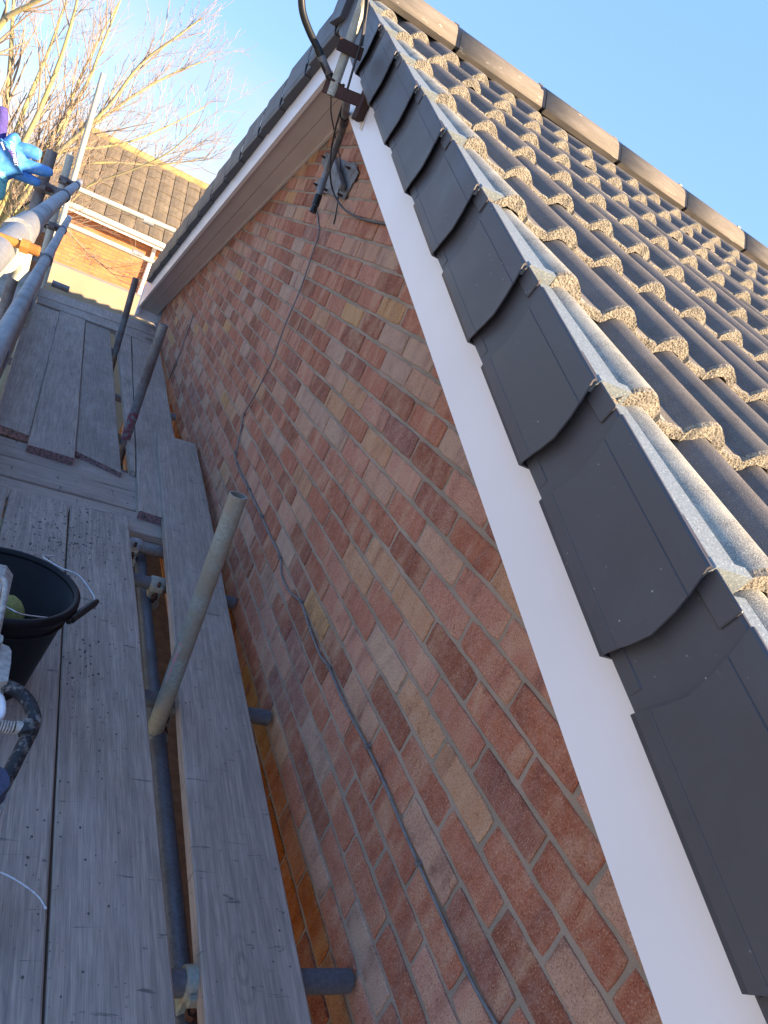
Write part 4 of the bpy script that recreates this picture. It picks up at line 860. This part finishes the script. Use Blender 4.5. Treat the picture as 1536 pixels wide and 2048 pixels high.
# farther house with white wall at left
fh = empty('white_walled_house', (-7, 24, GZ), 'pale house with brown roof half hidden behind the bare tree', 'house')
def fbox(nm, lo, hi, mat, par=fh):
    m = MB(); m.box(lo, hi); o = m.build(nm, mat, par); o.location = -fh.location; return o
q0 = on(-20, 470, 1, 22); q1 = on(118, 390, 1, 22)
fbox('wall', (q0.x-4, 22, GZ), (q1.x+.1, 28, q1.z-.15), MAT['far_white'])
fbox('lower_wall', (q0.x-4, 21.9, GZ), (q1.x+.12, 21.99, on(100, 470, 1, 22).z), MAT['far_brick'])
for i in range(5): fbox('window', (q0.x-1+i*.62, 21.86, q1.z-.95), (q0.x-.55+i*.62, 21.89, q1.z-.45), MAT['dark_glass'])
m = MB(); zt_ = on(60, 300, 1, 26).z; v = [(q0.x-5, 21.6, q1.z-.15), (q1.x+2.2, 21.6, q1.z-.15), (q1.x+2.2, 26, zt_), (q0.x-5, 26, zt_), (q1.x+2.2, 30, q1.z-.15), (q0.x-5, 30, q1.z-.15)]
m.add(v, [(0, 1, 2, 3), (3, 2, 4, 5), (1, 4, 2), (0, 3, 5)]); o = m.build('roof', MAT['far_tile'], fh); o.location = -fh.location

# bare tree
TY = 12.5
def tp(x, y, d=0.0): return on(x, y, 1, TY+d)
tb0 = tp(-70, 640); tb0.z = GZ
tree = empty('bare_tree', tb0, 'large bare tree with mossy yellow-green limbs at upper left', 'tree')
trunk = MB(); fork = tp(-55, 470)
trunk.tube(catmull([tb0, tb0.lerp(fork, .4)+Vector((.05, 0, 0)), fork], 4), [.24, .23, .22, .21, .21, .20, .20, .19, .18], 10)
wpart(trunk, 'trunk', MAT['bark'], tree)
tw = MB(); R = random.Random(11)
stems = [([(-55, 470), (-30, 380), (0, 290), (18, 160), (25, 40), (30, -60)], .10, 0),
         ([(-55, 470), (-10, 390), (12, 320), (50, 215), (100, 95), (140, -20)], .085, .6),
         ([(-40, 470), (10, 370), (40, 300), (75, 230), (120, 120), (150, 20), (165, -60)], .08, -.5),
         ([(-30, 480), (30, 370), (70, 330), (110, 265), (170, 175), (205, 90), (245, -10)], .075, .3),
         ([(-30, 480), (40, 385), (85, 345), (130, 250), (150, 180), (195, 85), (235, 10)], .065, 1.0),
         ([(-20, 490), (55, 385), (100, 320), (150, 275), (215, 215), (280, 130), (345, 80), (405, 35)], .06, -.8),
         ([(-20, 490), (60, 375), (125, 300), (200, 240), (270, 190), (340, 150), (400, 125)], .055, .0),
         ([(10, 440), (70, 340), (130, 300), (200, 295), (270, 280), (340, 250), (408, 215)], .04, .4),
         ([(20, 430), (90, 350), (160, 330), (230, 325), (300, 330), (360, 325), (412, 315)], .035, -.4),
         ([(30, 500), (60, 440), (120, 420), (180, 370), (250, 345), (330, 310), (400, 250)], .03, -1.2),
         ([(-60, 460), (-60, 300), (-40, 150), (0, 50), (60, 10), (120, -20)], .11, -1.0),
         ([(-40, 500), (20, 440), (60, 410), (90, 380)], .05, -1.4), ([(-40, 520), (20, 470), (55, 455), (110, 440), (170, 500), (240, 560)], .028, -1.6)]
TWN = [0]
def grow(p, d, L, r, lvl):
    n = 6; pts = [p]; dirs = d.normalized(); bend = Vector((R.uniform(-.07, .07), R.uniform(-.07, .07), R.uniform(-.02, .09)))
    for i in range(n):
        dirs = (dirs+bend+Vector((R.uniform(-.07, .07), R.uniform(-.07, .07), R.uniform(-.06, .07)))).normalized(); pts.append(pts[-1]+dirs*(L/n))
    tw.tube(pts, [max(.0027, r*(1-.72*i/n)) for i in range(n+1)], 5 if r > .012 else 3, cap=False); TWN[0] += 1
    if lvl <= 0: return
    for i in range(1, n+1):
        if R.random() < .3: continue
        side = Vector((R.uniform(-1, 1), R.uniform(-.7, .7), R.uniform(-.7, 1))).normalized(); nd = (dirs+side*.62).normalized()
        grow(pts[i], nd, L*R.uniform(.3, .62), r*(1-.72*i/n)*.62, lvl-1)
for px, rad, dep in stems:
    dj = [dep*i/(len(px)-1)*1.4 for i in range(len(px))]
    P = catmull([tp(x, y, dj[i]) for i, (x, y) in enumerate(px)], 5); n = len(P)
    lm = MB(); lm.tube(P, [rad*.68*(1-.88*i/n)+.004 for i in range(n)], 9, cap=False); wpart(lm, 'limb', MAT['bark'], tree)
    for i in range(5, n, 1):
        if R.random() < .25: continue
        d = (P[min(i+1, n-1)]-P[i-1]).normalized(); rr_ = rad*(1-.88*i/n)+.004
        side = Vector((R.uniform(-1, 1), R.uniform(-.6, .6), R.uniform(-.35, 1))).normalized()
        grow(P[i], d+side*.55, R.uniform(.6, 1.5)*(1-.3*i/n), max(.006, rr_*.33), 2 if R.random() < .5 else 1)
o = wpart(tw, 'twigs', MAT['twig'], tree); o['kind'] = 'stuff'
print('twigs', TWN[0], 'tris', len(tw.f)*2, 'objects', len(bpy.data.objects))
